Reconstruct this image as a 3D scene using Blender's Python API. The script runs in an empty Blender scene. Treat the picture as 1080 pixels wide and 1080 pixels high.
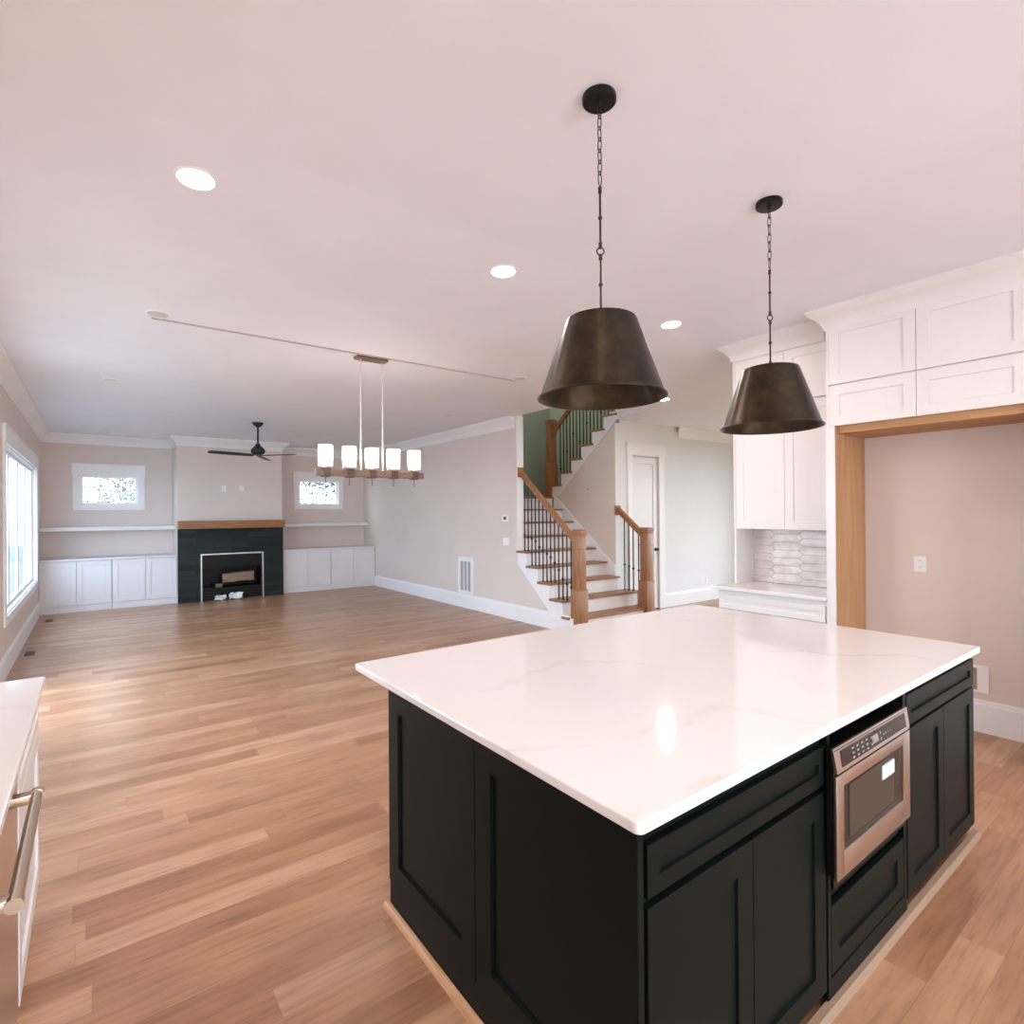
import bpy, bmesh, math, random
from mathutils import Matrix, Vector

random.seed(7)
PI = math.pi
C = bpy.context.scene.collection
scene = bpy.context.scene

# ------------------------------------------------------------------ camera
EYE = 1.63
FPX = 585.0
cam_data = bpy.data.cameras.new('camera')
cam_data.sensor_width = 36.0
cam_data.lens = FPX / 1080.0 * 36.0
cam_data.clip_start = 0.02
cam_data.clip_end = 200
cam = bpy.data.objects.new('camera', cam_data)
C.objects.link(cam)
yaw, pitch, roll = math.radians(37.035), math.radians(-0.1026), math.radians(0.4267)
F = Vector((math.sin(yaw) * math.cos(pitch), math.cos(yaw) * math.cos(pitch), -math.sin(pitch)))
R0 = Vector((math.cos(yaw), -math.sin(yaw), 0))
D0 = F.cross(R0)
R = math.cos(roll) * R0 + math.sin(roll) * D0
D = -math.sin(roll) * R0 + math.cos(roll) * D0
M3 = Matrix((R, -D, -F)).transposed()
cam.matrix_world = Matrix.Translation((0, 0, EYE)) @ M3.to_4x4()
scene.camera = cam

# ------------------------------------------------------------------ view + daylight
scene.view_settings.view_transform = 'Standard'
scene.view_settings.look = 'None'
scene.view_settings.exposure = 0.8
scene.view_settings.gamma = 1.0
scene.view_settings.use_curve_mapping = False
scene.cycles.use_denoising = True
scene.cycles.max_bounces = 12
scene.cycles.diffuse_bounces = 8
scene.cycles.sample_clamp_indirect = 6.0

SKY_STRENGTH = 7.0
world = bpy.data.worlds.new('daylight')
scene.world = world
world.use_nodes = True
wn = world.node_tree
bg = wn.nodes['Background']
bg.inputs['Color'].default_value = (0.74, 0.87, 1.0, 1)
bg.inputs['Strength'].default_value = SKY_STRENGTH

LAMP_W = 7.5            # each lit recessed lamp
LAMP_COLOR = (1.0, 0.89, 0.83)


def portal(name, loc, rot, sx, sy):
    l = bpy.data.lights.new(name, 'AREA')
    l.shape = 'RECTANGLE'
    l.size, l.size_y = sx, sy
    l.cycles.is_portal = True
    o = bpy.data.objects.new(name, l)
    o.location = loc
    o.rotation_euler = rot
    C.objects.link(o)


# portals only guide the sky light through the openings; they emit nothing
portal('sky_portal_rear_glazing', (1.6, -3.28, 1.42), (PI / 2, 0, 0), 4.0, 2.65)   # faces +Y
portal('sky_portal_left_window', (-0.80, 9.62, 1.50), (0, -PI / 2, 0), 1.8, 3.9)
portal('sky_portal_entry', (8.2, 0.74, 1.45), (PI / 2, 0, 0), 3.2, 2.7)
portal('sky_portal_added_foyer', (10.53, 3.55, 1.4), (0, PI / 2, 0), 2.6, 2.7)
portal('sky_portal_added_nook', (-0.86, 4.25, 1.7), (0, -PI / 2, 0), 1.5, 1.5)
portal('sky_portal_added_side', (-0.86, 6.195, 1.35), (0, -PI / 2, 0), 2.5, 1.55)
portal('sky_portal_left_alcove', (0.242, 12.78, 2.1), (-PI / 2, 0, 0), 0.88, 0.55)
portal('sky_portal_right_alcove', (4.08, 12.78, 2.12), (-PI / 2, 0, 0), 0.9, 0.57)


# ------------------------------------------------------------------ materials
def mat(name, col, rough=0.5, metal=0.0, spec=0.5, coat=0.0):
    m = bpy.data.materials.new(name)
    m.use_nodes = True
    b = m.node_tree.nodes['Principled BSDF']
    b.inputs['Base Color'].default_value = (*col, 1)
    b.inputs['Roughness'].default_value = rough
    b.inputs['Metallic'].default_value = metal
    b.inputs['Specular IOR Level'].default_value = spec
    b.inputs['Coat Weight'].default_value = coat
    return m


def N(m, t, **kw):
    n = m.node_tree.nodes.new(t)
    for k, v in kw.items():
        setattr(n, k, v)
    return n


def L(m, a, b):
    m.node_tree.links.new(a, b)


def bsdf(m):
    return m.node_tree.nodes['Principled BSDF']


def ramp(m, stops):
    r = N(m, 'ShaderNodeValToRGB')
    e = r.color_ramp.elements
    while len(e) < len(stops):
        e.new(0.5)
    for i, (p, c) in enumerate(stops):
        e[i].position = p
        e[i].color = (*c, 1)
    return r


def noise(m, scale, detail=4, rough=0.55, vec=None, stretch=None):
    n = N(m, 'ShaderNodeTexNoise')
    n.inputs['Scale'].default_value = scale
    n.inputs['Detail'].default_value = detail
    n.inputs['Roughness'].default_value = rough
    tc = N(m, 'ShaderNodeTexCoord')
    src = tc.outputs['Object'] if vec is None else vec
    if stretch:
        mp = N(m, 'ShaderNodeMapping')
        mp.inputs['Scale'].default_value = stretch
        L(m, src, mp.inputs['Vector'])
        src = mp.outputs['Vector']
    L(m, src, n.inputs['Vector'])
    return n


def bump(m, src, strength, dist=0.002):
    b = N(m, 'ShaderNodeBump')
    b.inputs['Strength'].default_value = strength
    b.inputs['Distance'].default_value = dist
    L(m, src, b.inputs['Height'])
    L(m, b.outputs['Normal'], bsdf(m).inputs['Normal'])


def paint(name, col, rough=0.6, bs=0.12):
    m = mat(name, col, rough, spec=0.35)
    n = noise(m, 260, 2)
    bump(m, n.outputs['Fac'], bs, 0.001)
    n2 = noise(m, 1.3, 3)
    r = ramp(m, [(0.3, tuple(c * 0.97 for c in col)), (0.7, tuple(min(1, c * 1.02) for c in col))])
    L(m, n2.outputs['Fac'], r.inputs['Fac'])
    L(m, r.outputs['Color'], bsdf(m).inputs['Base Color'])
    return m


def wood(name, c1, c2, c3, axis=0, rough=0.42, scale=7.0):
    m = mat(name, c2, rough)
    st = [6.0, 6.0, 6.0]
    st[axis] = 0.45
    n = noise(m, scale, 6, 0.6, stretch=tuple(st))
    r = ramp(m, [(0.28, c1), (0.5, c2), (0.72, c3)])
    L(m, n.outputs['Fac'], r.inputs['Fac'])
    L(m, r.outputs['Color'], bsdf(m).inputs['Base Color'])
    bump(m, n.outputs['Fac'], 0.08, 0.002)
    return m


WALL = paint('greige_wall_paint', (0.69, 0.595, 0.535))
WALLL = WALL
CEIL = paint('white_ceiling_paint', (0.79, 0.785, 0.83), 0.75)
TRIM = paint('white_trim_paint', (0.82, 0.795, 0.785), 0.4, 0.02)
CABW = paint('white_cabinet_paint', (0.755, 0.715, 0.70), 0.35, 0.02)
BLACK = paint('black_cabinet_paint', (0.0045, 0.0072, 0.0064), 0.42, 0.03)
bsdf(BLACK).inputs['Specular IOR Level'].default_value = 0.09
GREEN = paint('dark_green_wall_paint', (0.30, 0.365, 0.285))
DARKGAP = mat('dark_gap', (0.004, 0.004, 0.004), 0.8)
IRON = mat('black_iron', (0.012, 0.012, 0.013), 0.45, 0.6)
NICKEL = mat('satin_nickel', (0.56, 0.44, 0.33), 0.33, 1.0)
SILVER = mat('silver_metal', (0.75, 0.73, 0.7), 0.3, 1.0)
PLASTIC = mat('white_plastic', (0.84, 0.82, 0.8), 0.4)
DARKSLOT = mat('dark_slot', (0.05, 0.045, 0.04), 0.6)
FANBLK = mat('matte_black_fan', (0.02, 0.019, 0.018), 0.5)
GRAYGR = mat('grille_grey', (0.42, 0.38, 0.35), 0.6)

# quartz with faint veins
QUARTZ = mat('white_quartz', (0.74, 0.71, 0.70), 0.08, spec=0.42)
_n = noise(QUARTZ, 1.6, 9, 0.62)
_w = N(QUARTZ, 'ShaderNodeTexWave')
_w.wave_type = 'BANDS'
_w.bands_direction = 'DIAGONAL'
_w.inputs['Scale'].default_value = 0.75
_w.inputs['Distortion'].default_value = 11.0
_w.inputs['Detail'].default_value = 6.0
_w.inputs['Detail Scale'].default_value = 1.1
_tc = N(QUARTZ, 'ShaderNodeTexCoord')
L(QUARTZ, _tc.outputs['Object'], _w.inputs['Vector'])
_r = ramp(QUARTZ, [(0.0, (0.66, 0.625, 0.61)), (0.03, (0.725, 0.695, 0.69)), (0.10, (0.745, 0.715, 0.71))])
L(QUARTZ, _w.outputs['Fac'], _r.inputs['Fac'])
_mx = N(QUARTZ, 'ShaderNodeMixRGB')
_mx.inputs['Color2'].default_value = (0.745, 0.715, 0.71, 1)
_r2 = ramp(QUARTZ, [(0.36, (0, 0, 0)), (0.52, (1, 1, 1))])
L(QUARTZ, _n.outputs['Fac'], _r2.inputs['Fac'])
L(QUARTZ, _r2.outputs['Color'], _mx.inputs['Fac'])
L(QUARTZ, _r.outputs['Color'], _mx.inputs['Color1'])
L(QUARTZ, _mx.outputs['Color'], bsdf(QUARTZ).inputs['Base Color'])

OAK_X = wood('oak_along_x', (0.22, 0.088, 0.030), (0.31, 0.132, 0.048), (0.39, 0.18, 0.075), 0)
OAK_Y = wood('oak_along_y', (0.22, 0.088, 0.030), (0.31, 0.132, 0.048), (0.39, 0.18, 0.075), 1)
OAK_Z = wood('oak_along_z', (0.22, 0.088, 0.030), (0.31, 0.132, 0.048), (0.39, 0.18, 0.075), 2)
MANTEL = wood('stained_mantel', (0.20, 0.075, 0.02), (0.29, 0.115, 0.032), (0.35, 0.15, 0.05), 0)
PLY = wood('raw_plywood_z', (0.38, 0.19, 0.085), (0.46, 0.245, 0.115), (0.53, 0.30, 0.15), 2, 0.6, 3)
PLYY = wood('raw_plywood_y', (0.36, 0.17, 0.07), (0.44, 0.225, 0.10), (0.50, 0.27, 0.13), 1, 0.6, 3)
SHOE = wood('oak_shoe_molding', (0.48, 0.25, 0.12), (0.58, 0.33, 0.18), (0.66, 0.40, 0.23), 1)
WOODCH = wood('weathered_beam_wood', (0.13, 0.075, 0.045), (0.20, 0.125, 0.08), (0.26, 0.17, 0.115), 0)
WOODBAND = wood('dark_band_wood', (0.06, 0.032, 0.02), (0.10, 0.055, 0.034), (0.13, 0.075, 0.05), 0)

# plank floor
FLOOR = mat('oak_plank_floor', (0.4, 0.22, 0.12), 0.31)
_tc = N(FLOOR, 'ShaderNodeTexCoord')
PW, PL = 0.135, 1.35


def fm(op, a, b=None):
    n = N(FLOOR, 'ShaderNodeMath', operation=op)
    for i, q in enumerate((a, b)):
        if q is None:
            continue
        if isinstance(q, (int, float)):
            n.inputs[i].default_value = q
        else:
            L(FLOOR, q, n.inputs[i])
    return n.outputs[0]


_sep = N(FLOOR, 'ShaderNodeSeparateXYZ')
L(FLOOR, _tc.outputs['Object'], _sep.inputs[0])
_yr = fm('DIVIDE', _sep.outputs['Y'], PW)
_row = fm('FLOOR', _yr)
_w1 = N(FLOOR, 'ShaderNodeTexWhiteNoise', noise_dimensions='1D')
L(FLOOR, _row, _w1.inputs['W'])
_xr = fm('ADD', fm('DIVIDE', _sep.outputs['X'], PL), fm('MULTIPLY', _w1.outputs['Value'], 9.7))
_col = fm('FLOOR', _xr)
_cmb = N(FLOOR, 'ShaderNodeCombineXYZ')
L(FLOOR, _row, _cmb.inputs[0])
L(FLOOR, _col, _cmb.inputs[1])
_w2 = N(FLOOR, 'ShaderNodeTexWhiteNoise', noise_dimensions='2D')
L(FLOOR, _cmb.outputs[0], _w2.inputs['Vector'])
_fy, _fx = fm('FRACT', _yr), fm('FRACT', _xr)
_ey = fm('MULTIPLY', fm('MINIMUM', _fy, fm('SUBTRACT', 1.0, _fy)), PW)
_ex = fm('MULTIPLY', fm('MINIMUM', _fx, fm('SUBTRACT', 1.0, _fx)), PL)
_joint = fm('LESS_THAN', fm('MINIMUM', _ex, _ey), 0.0010)
_c3 = N(FLOOR, 'ShaderNodeCombineXYZ')
for _i in range(3):
    L(FLOOR, _w2.outputs['Value'], _c3.inputs[_i])
_add = N(FLOOR, 'ShaderNodeVectorMath', operation='MULTIPLY_ADD')   # offset the grain plank by plank
_add.inputs[1].default_value = (17.3, 9.1, 0)
L(FLOOR, _c3.outputs[0], _add.inputs[0])
L(FLOOR, _tc.outputs['Object'], _add.inputs[2])
_gr = noise(FLOOR, 3.2, 7, 0.62, vec=_add.outputs[0], stretch=(1.0, 11.0, 1))
_gr2 = noise(FLOOR, 1.6, 4, 0.5, vec=_add.outputs[0], stretch=(0.8, 2.2, 1))
_pc = ramp(FLOOR, [(0.0, (0.34, 0.168, 0.087)), (0.35, (0.39, 0.202, 0.108)), (0.7, (0.43, 0.232, 0.129)), (1.0, (0.50, 0.292, 0.176))])
L(FLOOR, _w2.outputs['Value'], _pc.inputs['Fac'])
_gc = ramp(FLOOR, [(0.30, (0.70, 0.66, 0.62)), (0.5, (1.0, 1.0, 1.0)), (0.7, (1.12, 1.13, 1.15))])
L(FLOOR, _gr.outputs['Fac'], _gc.inputs['Fac'])
_gc2 = ramp(FLOOR, [(0.30, (0.78, 0.74, 0.70)), (0.55, (1.03, 1.03, 1.03))])
L(FLOOR, _gr2.outputs['Fac'], _gc2.inputs['Fac'])
_m1 = N(FLOOR, 'ShaderNodeMixRGB', blend_type='MULTIPLY')
_m1.inputs['Fac'].default_value = 1
L(FLOOR, _pc.outputs['Color'], _m1.inputs['Color1'])
L(FLOOR, _gc.outputs['Color'], _m1.inputs['Color2'])
_m2 = N(FLOOR, 'ShaderNodeMixRGB', blend_type='MULTIPLY')
_m2.inputs['Fac'].default_value = 1
L(FLOOR, _m1.outputs['Color'], _m2.inputs['Color1'])
L(FLOOR, _gc2.outputs['Color'], _m2.inputs['Color2'])
_m3 = N(FLOOR, 'ShaderNodeMixRGB')
_m3.inputs['Color2'].default_value = (0.2, 0.10, 0.05, 1)
_mf = N(FLOOR, 'ShaderNodeMath', operation='MULTIPLY')
_mf.inputs[1].default_value = 0.55
L(FLOOR, _joint, _mf.inputs[0])
L(FLOOR, _mf.outputs[0], _m3.inputs['Fac'])
L(FLOOR, _m2.outputs['Color'], _m3.inputs['Color1'])
L(FLOOR, _m3.outputs['Color'], bsdf(FLOOR).inputs['Base Color'])
bump(FLOOR, _gr.outputs['Fac'], 0.10, 0.002)

# fireplace tile: dark grey-green stone laid in thin courses
TILE = mat('dark_slate_tile', (0.03, 0.04, 0.038), 0.5, spec=0.2)
_tc = N(TILE, 'ShaderNodeTexCoord')
_mp = N(TILE, 'ShaderNodeMapping')
_mp.inputs['Rotation'].default_value = (PI / 2, 0, 0)
L(TILE, _tc.outputs['Object'], _mp.inputs['Vector'])
_br = N(TILE, 'ShaderNodeTexBrick')
_br.inputs['Scale'].default_value = 1
_br.inputs['Brick Width'].default_value = 0.6
_br.inputs['Row Height'].default_value = 0.1
_br.inputs['Mortar Size'].default_value = 0.0025
_br.inputs['Color1'].default_value = (0.010, 0.0155, 0.0145, 1)
_br.inputs['Color2'].default_value = (0.020, 0.029, 0.027, 1)
_br.inputs['Mortar'].default_value = (0.007, 0.010, 0.010, 1)
L(TILE, _mp.outputs['Vector'], _br.inputs['Vector'])
L(TILE, _br.outputs['Color'], bsdf(TILE).inputs['Base Color'])
bump(TILE, _br.outputs['Fac'], -0.3, 0.003)

# pendant bronze: burnished dark metal with lighter rubbed patches
BRONZE = mat('burnished_bronze', (0.05, 0.04, 0.028), 0.34, 1.0)
_n = noise(BRONZE, 6, 6, 0.65)
_r = ramp(BRONZE, [(0.30, (0.026, 0.026, 0.021)), (0.52, (0.055, 0.043, 0.030)), (0.72, (0.11, 0.072, 0.045))])
L(BRONZE, _n.outputs['Fac'], _r.inputs['Fac'])
L(BRONZE, _r.outputs['Color'], bsdf(BRONZE).inputs['Base Color'])
_n2 = noise(BRONZE, 9, 5, 0.6)
_r3 = ramp(BRONZE, [(0.3, (0.33,) * 3), (0.7, (0.46,) * 3)])
L(BRONZE, _n2.outputs['Fac'], _r3.inputs['Fac'])
L(BRONZE, _r3.outputs['Color'], bsdf(BRONZE).inputs['Roughness'])
_tg = N(BRONZE, 'ShaderNodeTangent', direction_type='RADIAL', axis='Z')
L(BRONZE, _tg.outputs[0], bsdf(BRONZE).inputs['Tangent'])
bsdf(BRONZE).inputs['Anisotropic'].default_value = 0.75
bsdf(BRONZE).inputs['Anisotropic Rotation'].default_value = 0.25
CANOPY = mat('dark_bronze_canopy', (0.018, 0.017, 0.014), 0.45, 0.8)
CHAIN = mat('dark_chain_metal', (0.06, 0.035, 0.03), 0.4, 0.8)

STEEL = mat('brushed_stainless', (0.60, 0.53, 0.49), 0.30, 1.0)
_n = noise(STEEL, 30, 4, 0.6, stretch=(0.4, 1, 14))
bump(STEEL, _n.outputs['Fac'], 0.05, 0.001)
OVENGLASS = mat('dark_oven_glass', (0.018, 0.015, 0.013), 0.12, spec=0.25)
OVENMESH = mat('oven_window_screen', (0.05, 0.036, 0.027), 0.3, spec=0.2)

# thin clear glass
def glass(name, tint):
    m = bpy.data.materials.new(name)
    m.use_nodes = True
    m.node_tree.nodes.clear()
    o = N(m, 'ShaderNodeOutputMaterial')
    mix = N(m, 'ShaderNodeMixShader')
    f = N(m, 'ShaderNodeFresnel')
    f.inputs['IOR'].default_value = 1.45
    t = N(m, 'ShaderNodeBsdfTransparent')
    t.inputs['Color'].default_value = (*tint, 1)
    g = N(m, 'ShaderNodeBsdfGlossy')
    g.inputs['Roughness'].default_value = 0.02
    L(m, f.outputs[0], mix.inputs[0])
    L(m, t.outputs[0], mix.inputs[1])
    L(m, g.outputs[0], mix.inputs[2])
    L(m, mix.outputs[0], o.inputs['Surface'])
    return m


GLASS = glass('window_glass', (0.97, 0.985, 0.985))
TINTED = glass('light_dimming_window_glass', (0.46, 0.55, 0.65))  # blue tint added to weaken the daylight through the left window

# seeded frosted lamp glass
SEEDED = bpy.data.materials.new('seeded_lamp_glass')
SEEDED.use_nodes = True
_nt = SEEDED.node_tree
_nt.nodes.clear()
_o = N(SEEDED, 'ShaderNodeOutputMaterial')
_mix = N(SEEDED, 'ShaderNodeMixShader')
_t = N(SEEDED, 'ShaderNodeBsdfTransparent')
_t.inputs['Color'].default_value = (0.98, 0.95, 0.93, 1)
_d = N(SEEDED, 'ShaderNodeBsdfTranslucent')
_d.inputs['Color'].default_value = (0.95, 0.9, 0.86, 1)
_n = noise(SEEDED, 55, 3)
_r = ramp(SEEDED, [(0.35, (0.22,) * 3), (0.65, (0.5,) * 3)])
L(SEEDED, _n.outputs['Fac'], _r.inputs['Fac'])
L(SEEDED, _r.outputs['Color'], _mix.inputs[0])
L(SEEDED, _t.outputs[0], _mix.inputs[1])
L(SEEDED, _d.outputs[0], _mix.inputs[2])
L(SEEDED, _mix.outputs[0], _o.inputs['Surface'])


def emis(name, col, s):
    m = bpy.data.materials.new(name)
    m.use_nodes = True
    b = m.node_tree.nodes['Principled BSDF']
    b.inputs['Base Color'].default_value = (0.8, 0.8, 0.8, 1)
    b.inputs['Emission Color'].default_value = (*col, 1)
    b.inputs['Emission Strength'].default_value = s
    return m


LED = emis('lit_led_lens', (1, 0.93, 0.88), 14)
BULB = emis('lit_bulb', (1, 0.83, 0.70), 22)
LENSOFF = mat('unlit_led_lens', (0.62, 0.57, 0.54), 0.5)

SPLASH = mat('picket_tile', (0.72, 0.66, 0.63), 0.16)
_tc = N(SPLASH, 'ShaderNodeTexCoord')
_oi = noise(SPLASH, 9, 4)
_r = ramp(SPLASH, [(0.3, (0.66, 0.59, 0.555)), (0.6, (0.80, 0.745, 0.72))])
L(SPLASH, _oi.outputs['Fac'], _r.inputs['Fac'])
L(SPLASH, _r.outputs['Color'], bsdf(SPLASH).inputs['Base Color'])
_wv = noise(SPLASH, 14, 2)
bump(SPLASH, _wv.outputs['Fac'], 0.35, 0.01)
GROUT = mat('tile_grout', (0.50, 0.43, 0.40), 0.8)
KRAFT = mat('brown_wrapped_paper', (0.30, 0.20, 0.125), 0.35)
PAPER = mat('crumpled_white_paper', (0.8, 0.8, 0.79), 0.6)
FIREBOX = mat('black_firebox_metal', (0.004, 0.004, 0.004), 0.35, spec=0.25)
BARK = mat('grey_bark', (0.16, 0.14, 0.12), 0.9)
LEAF = mat('pale_spring_leaves', (0.10, 0.11, 0.075), 0.7)
LEAF2 = mat('blue_green_needles', (0.075, 0.115, 0.113), 0.7)
GRASS = paint('grass_ground', (0.16, 0.17, 0.10), 0.9)
PATIO = paint('pink_bounce_patio', (0.70, 0.56, 0.49), 0.85)  # unseen paving, made pink to bounce warm light onto the ceiling


# ------------------------------------------------------------------ mesh helpers
class MB:
    """collects shapes in one mesh"""

    def __init__(self):
        self.v, self.f, self.mi, self.mats = [], [], [], []
        self.X = Matrix.Identity(4)
        self.cur = 0

    def m(self, material):
        if material not in self.mats:
            self.mats.append(material)
        self.cur = self.mats.index(material)
        return self

    def add(self, vs, fs):
        o = len(self.v)
        self.v += [tuple(self.X @ Vector(p)) for p in vs]
        for f in fs:
            self.f.append([i + o for i in f])
            self.mi.append(self.cur)
        return self

    def bm(self, b):
        b.verts.ensure_lookup_table()
        for i, q in enumerate(b.verts):
            q.index = i
        self.add([q.co[:] for q in b.verts], [[q.index for q in f.verts] for f in b.faces])
        b.free()
        return self

    def box(self, x0, y0, z0, x1, y1, z1, bev=0.0, seg=2):
        x0, x1 = min(x0, x1), max(x0, x1)
        y0, y1 = min(y0, y1), max(y0, y1)
        z0, z1 = min(z0, z1), max(z0, z1)
        vs = [(x0, y0, z0), (x1, y0, z0), (x1, y1, z0), (x0, y1, z0), (x0, y0, z1), (x1, y0, z1), (x1, y1, z1), (x0, y1, z1)]
        fs = [(3, 2, 1, 0), (4, 5, 6, 7), (0, 1, 5, 4), (1, 2, 6, 5), (2, 3, 7, 6), (3, 0, 4, 7)]
        if bev <= 0:
            return self.add(vs, fs)
        b = bmesh.new()
        q = [b.verts.new(p) for p in vs]
        for f in fs:
            b.faces.new([q[i] for i in f])
        bmesh.ops.bevel(b, geom=b.edges[:], offset=bev, segments=seg, affect='EDGES', profile=0.5)
        return self.bm(b)

    def slab(self, x0, y0, x1, y1, z0, z1, rad=.02, ease=.005):
        """stone slab with rounded corners and eased edges"""
        def ring(ins, z):
            out = []
            for cx_, cy_, a0 in ((x1 - rad, y1 - rad, 0), (x0 + rad, y1 - rad, 90), (x0 + rad, y0 + rad, 180), (x1 - rad, y0 + rad, 270)):
                for k in range(7):
                    t = math.radians(a0 + 15 * k)
                    out.append((cx_ + (rad - ins) * math.cos(t), cy_ + (rad - ins) * math.sin(t), z))
            return out
        lv = [(ease, z0), (ease * .3, z0 + ease * .3), (0, z0 + ease), (0, z1 - ease), (ease * .3, z1 - ease * .3), (ease, z1)]
        vs = [p for i, z in lv for p in ring(i, z)]
        n = 28
        fs = [list(range(n))[::-1], list(range(5 * n, 6 * n))]
        for i in range(5):
            for k in range(n):
                fs.append([i * n + k, i * n + (k + 1) % n, (i + 1) * n + (k + 1) % n, (i + 1) * n + k])
        return self.add(vs, fs)

    def prism(self, pts, axis, a, b):
        """polygon pts (2D) extruded along axis from a to b; 2D axes are the remaining two in xyz order"""
        n = len(pts)

        def P(p, t):
            if axis == 0:
                return (t, p[0], p[1])
            if axis == 1:
                return (p[0], t, p[1])
            return (p[0], p[1], t)
        vs = [P(p, a) for p in pts] + [P(p, b) for p in pts]
        fs = [list(range(n))[::-1], list(range(n, 2 * n))]
        for i in range(n):
            j = (i + 1) % n
            fs.append([i, j, n + j, n + i])
        bm_ = bmesh.new()
        q = [bm_.verts.new(p) for p in vs]
        for f in fs:
            bm_.faces.new([q[i] for i in f])
        bmesh.ops.recalc_face_normals(bm_, faces=bm_.faces[:])
        return self.bm(bm_)

    def lathe(self, prof, c=(0, 0, 0), seg=32, axis=2):
        """open profile of (r, h) turned about an axis through c; r = 0 ends are closed to a point"""
        vs, fs, rings = [], [], []
        for r, h in prof:
            ring = []
            for k in range(seg if r > 1e-6 else 1):
                a = 2 * PI * k / seg
                p = (r * math.cos(a), r * math.sin(a), h)
                if axis == 0:
                    p = (p[2], p[0], p[1])
                elif axis == 1:
                    p = (p[1], p[2], p[0])
                ring.append(len(vs))
                vs.append((p[0] + c[0], p[1] + c[1], p[2] + c[2]))
            rings.append(ring)
        for r0, r1 in zip(rings, rings[1:]):
            for k in range(seg):
                k2 = (k + 1) % seg
                if len(r0) == 1 and len(r1) == 1:
                    continue
                if len(r0) == 1:
                    fs.append([r0[0], r1[k2], r1[k]])
                elif len(r1) == 1:
                    fs.append([r0[k], r0[k2], r1[0]])
                else:
                    fs.append([r0[k], r0[k2], r1[k2], r1[k]])
        return self.add(vs, fs)

    def cyl(self, c, r, h, seg=24, axis=2):
        return self.lathe([(0, 0), (r, 0), (r, h), (0, h)], c, seg, axis)

    def ball(self, c, r, seg=16, sz=1.0):
        n = 8
        return self.lathe([(r * math.sin(PI * i / n), -r * sz * math.cos(PI * i / n)) for i in range(n + 1)], c, seg)

    def tube(self, pts, r, seg=10, closed=False):
        pts = [Vector(p) for p in pts]
        n = len(pts)
        vs, fs = [], []
        up = Vector((0, 0, 1))
        prev = None
        for i, p in enumerate(pts):
            if closed:
                t = pts[(i + 1) % n] - pts[i - 1]
            else:
                t = pts[min(i + 1, n - 1)] - pts[max(i - 1, 0)]
            t.normalize()
            if prev is None:
                s = t.cross(up)
                if s.length < 1e-3:
                    s = t.cross(Vector((1, 0, 0)))
            else:
                s = prev - t * prev.dot(t)
            s.normalize()
            prev = s
            u = s.cross(t)
            rr = r[i] if isinstance(r, (list, tuple)) else r
            for k in range(seg):
                a = 2 * PI * k / seg
                vs.append(tuple(p + rr * (math.cos(a) * s + math.sin(a) * u)))
        m_ = n if closed else n - 1
        for i in range(m_):
            for k in range(seg):
                a, b = i * seg + k, i * seg + (k + 1) % seg
                c_, d = ((i + 1) % n) * seg + (k + 1) % seg, ((i + 1) % n) * seg + k
                fs.append([a, b, c_, d])
        if not closed:
            fs.append(list(range(seg))[::-1])
            fs.append(list(range((n - 1) * seg, n * seg)))
        return self.add(vs, fs)

    def bar(self, p0, p1, w, h):
        """square-section bar between points, w across (horizontal), h the other way"""
        p0, p1 = Vector(p0), Vector(p1)
        t = (p1 - p0).normalized()
        s = t.cross(Vector((0, 0, 1)))
        if s.length < 1e-3:
            s = Vector((1, 0, 0))
        s.normalize()
        u = s.cross(t)
        vs = []
        for p in (p0, p1):
            for a, b in ((-1, -1), (1, -1), (1, 1), (-1, 1)):
                vs.append(tuple(p + s * a * w / 2 + u * b * h / 2))
        return self.add(vs, [(3, 2, 1, 0), (4, 5, 6, 7), (0, 1, 5, 4), (1, 2, 6, 5), (2, 3, 7, 6), (3, 0, 4, 7)])

    def shaker(self, x0, z0, w, h, t=0.02, stile=0.06, rec=0.009, y=0.0):
        """recessed-panel front: face at y, facing -y, back at y + t"""
        x1, z1 = x0 + w, z0 + h
        s = min(stile, w * 0.4, h * 0.36)
        e = 0.0015

        def rect(a, b, c, d, yy):
            return [(a, yy, b), (c, yy, b), (c, yy, d), (a, yy, d)]
        vs = (rect(x0, z0, x1, z1, y + e) + rect(x0 + e, z0 + e, x1 - e, z1 - e, y) + rect(x0 + s, z0 + s, x1 - s, z1 - s, y)
              + rect(x0 + s + .002, z0 + s + .002, x1 - s - .002, z1 - s - .002, y + rec) + rect(x0, z0, x1, z1, y + t))
        fs = []
        for a, b in ((0, 4), (4, 8), (8, 12)):
            for i in range(4):
                j = (i + 1) % 4
                fs.append([a + i, a + j, b + j, b + i])
        fs.append([12, 13, 14, 15])
        for i in range(4):
            j = (i + 1) % 4
            fs.append([16 + j, 16 + i, i, j][::-1][::-1])
        fs.append([19, 18, 17, 16])
        return self.add(vs, fs)

    def build(self, name, material=None, parent=None, smooth=True):
        if material is not None and not self.mats:
            self.mats = [material]
        me = bpy.data.meshes.new(name)
        me.from_pydata(self.v, [], self.f)
        for mm in self.mats:
            me.materials.append(mm)
        me.polygons.foreach_set('material_index', self.mi)
        me.update()
        b = bmesh.new()
        b.from_mesh(me)
        bmesh.ops.recalc_face_normals(b, faces=b.faces[:])
        b.to_mesh(me)
        b.free()
        if smooth:
            me.polygons.foreach_set('use_smooth', [True] * len(me.polygons))
            me.set_sharp_from_angle(angle=math.radians(32))
        o = bpy.data.objects.new(name, me)
        C.objects.link(o)
        if parent is not None:
            o.parent = parent
        return o


def tag(o, label, cat, group=None):
    o['label'] = label
    o['category'] = cat
    if group:
        o['group'] = group
    return o


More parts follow.
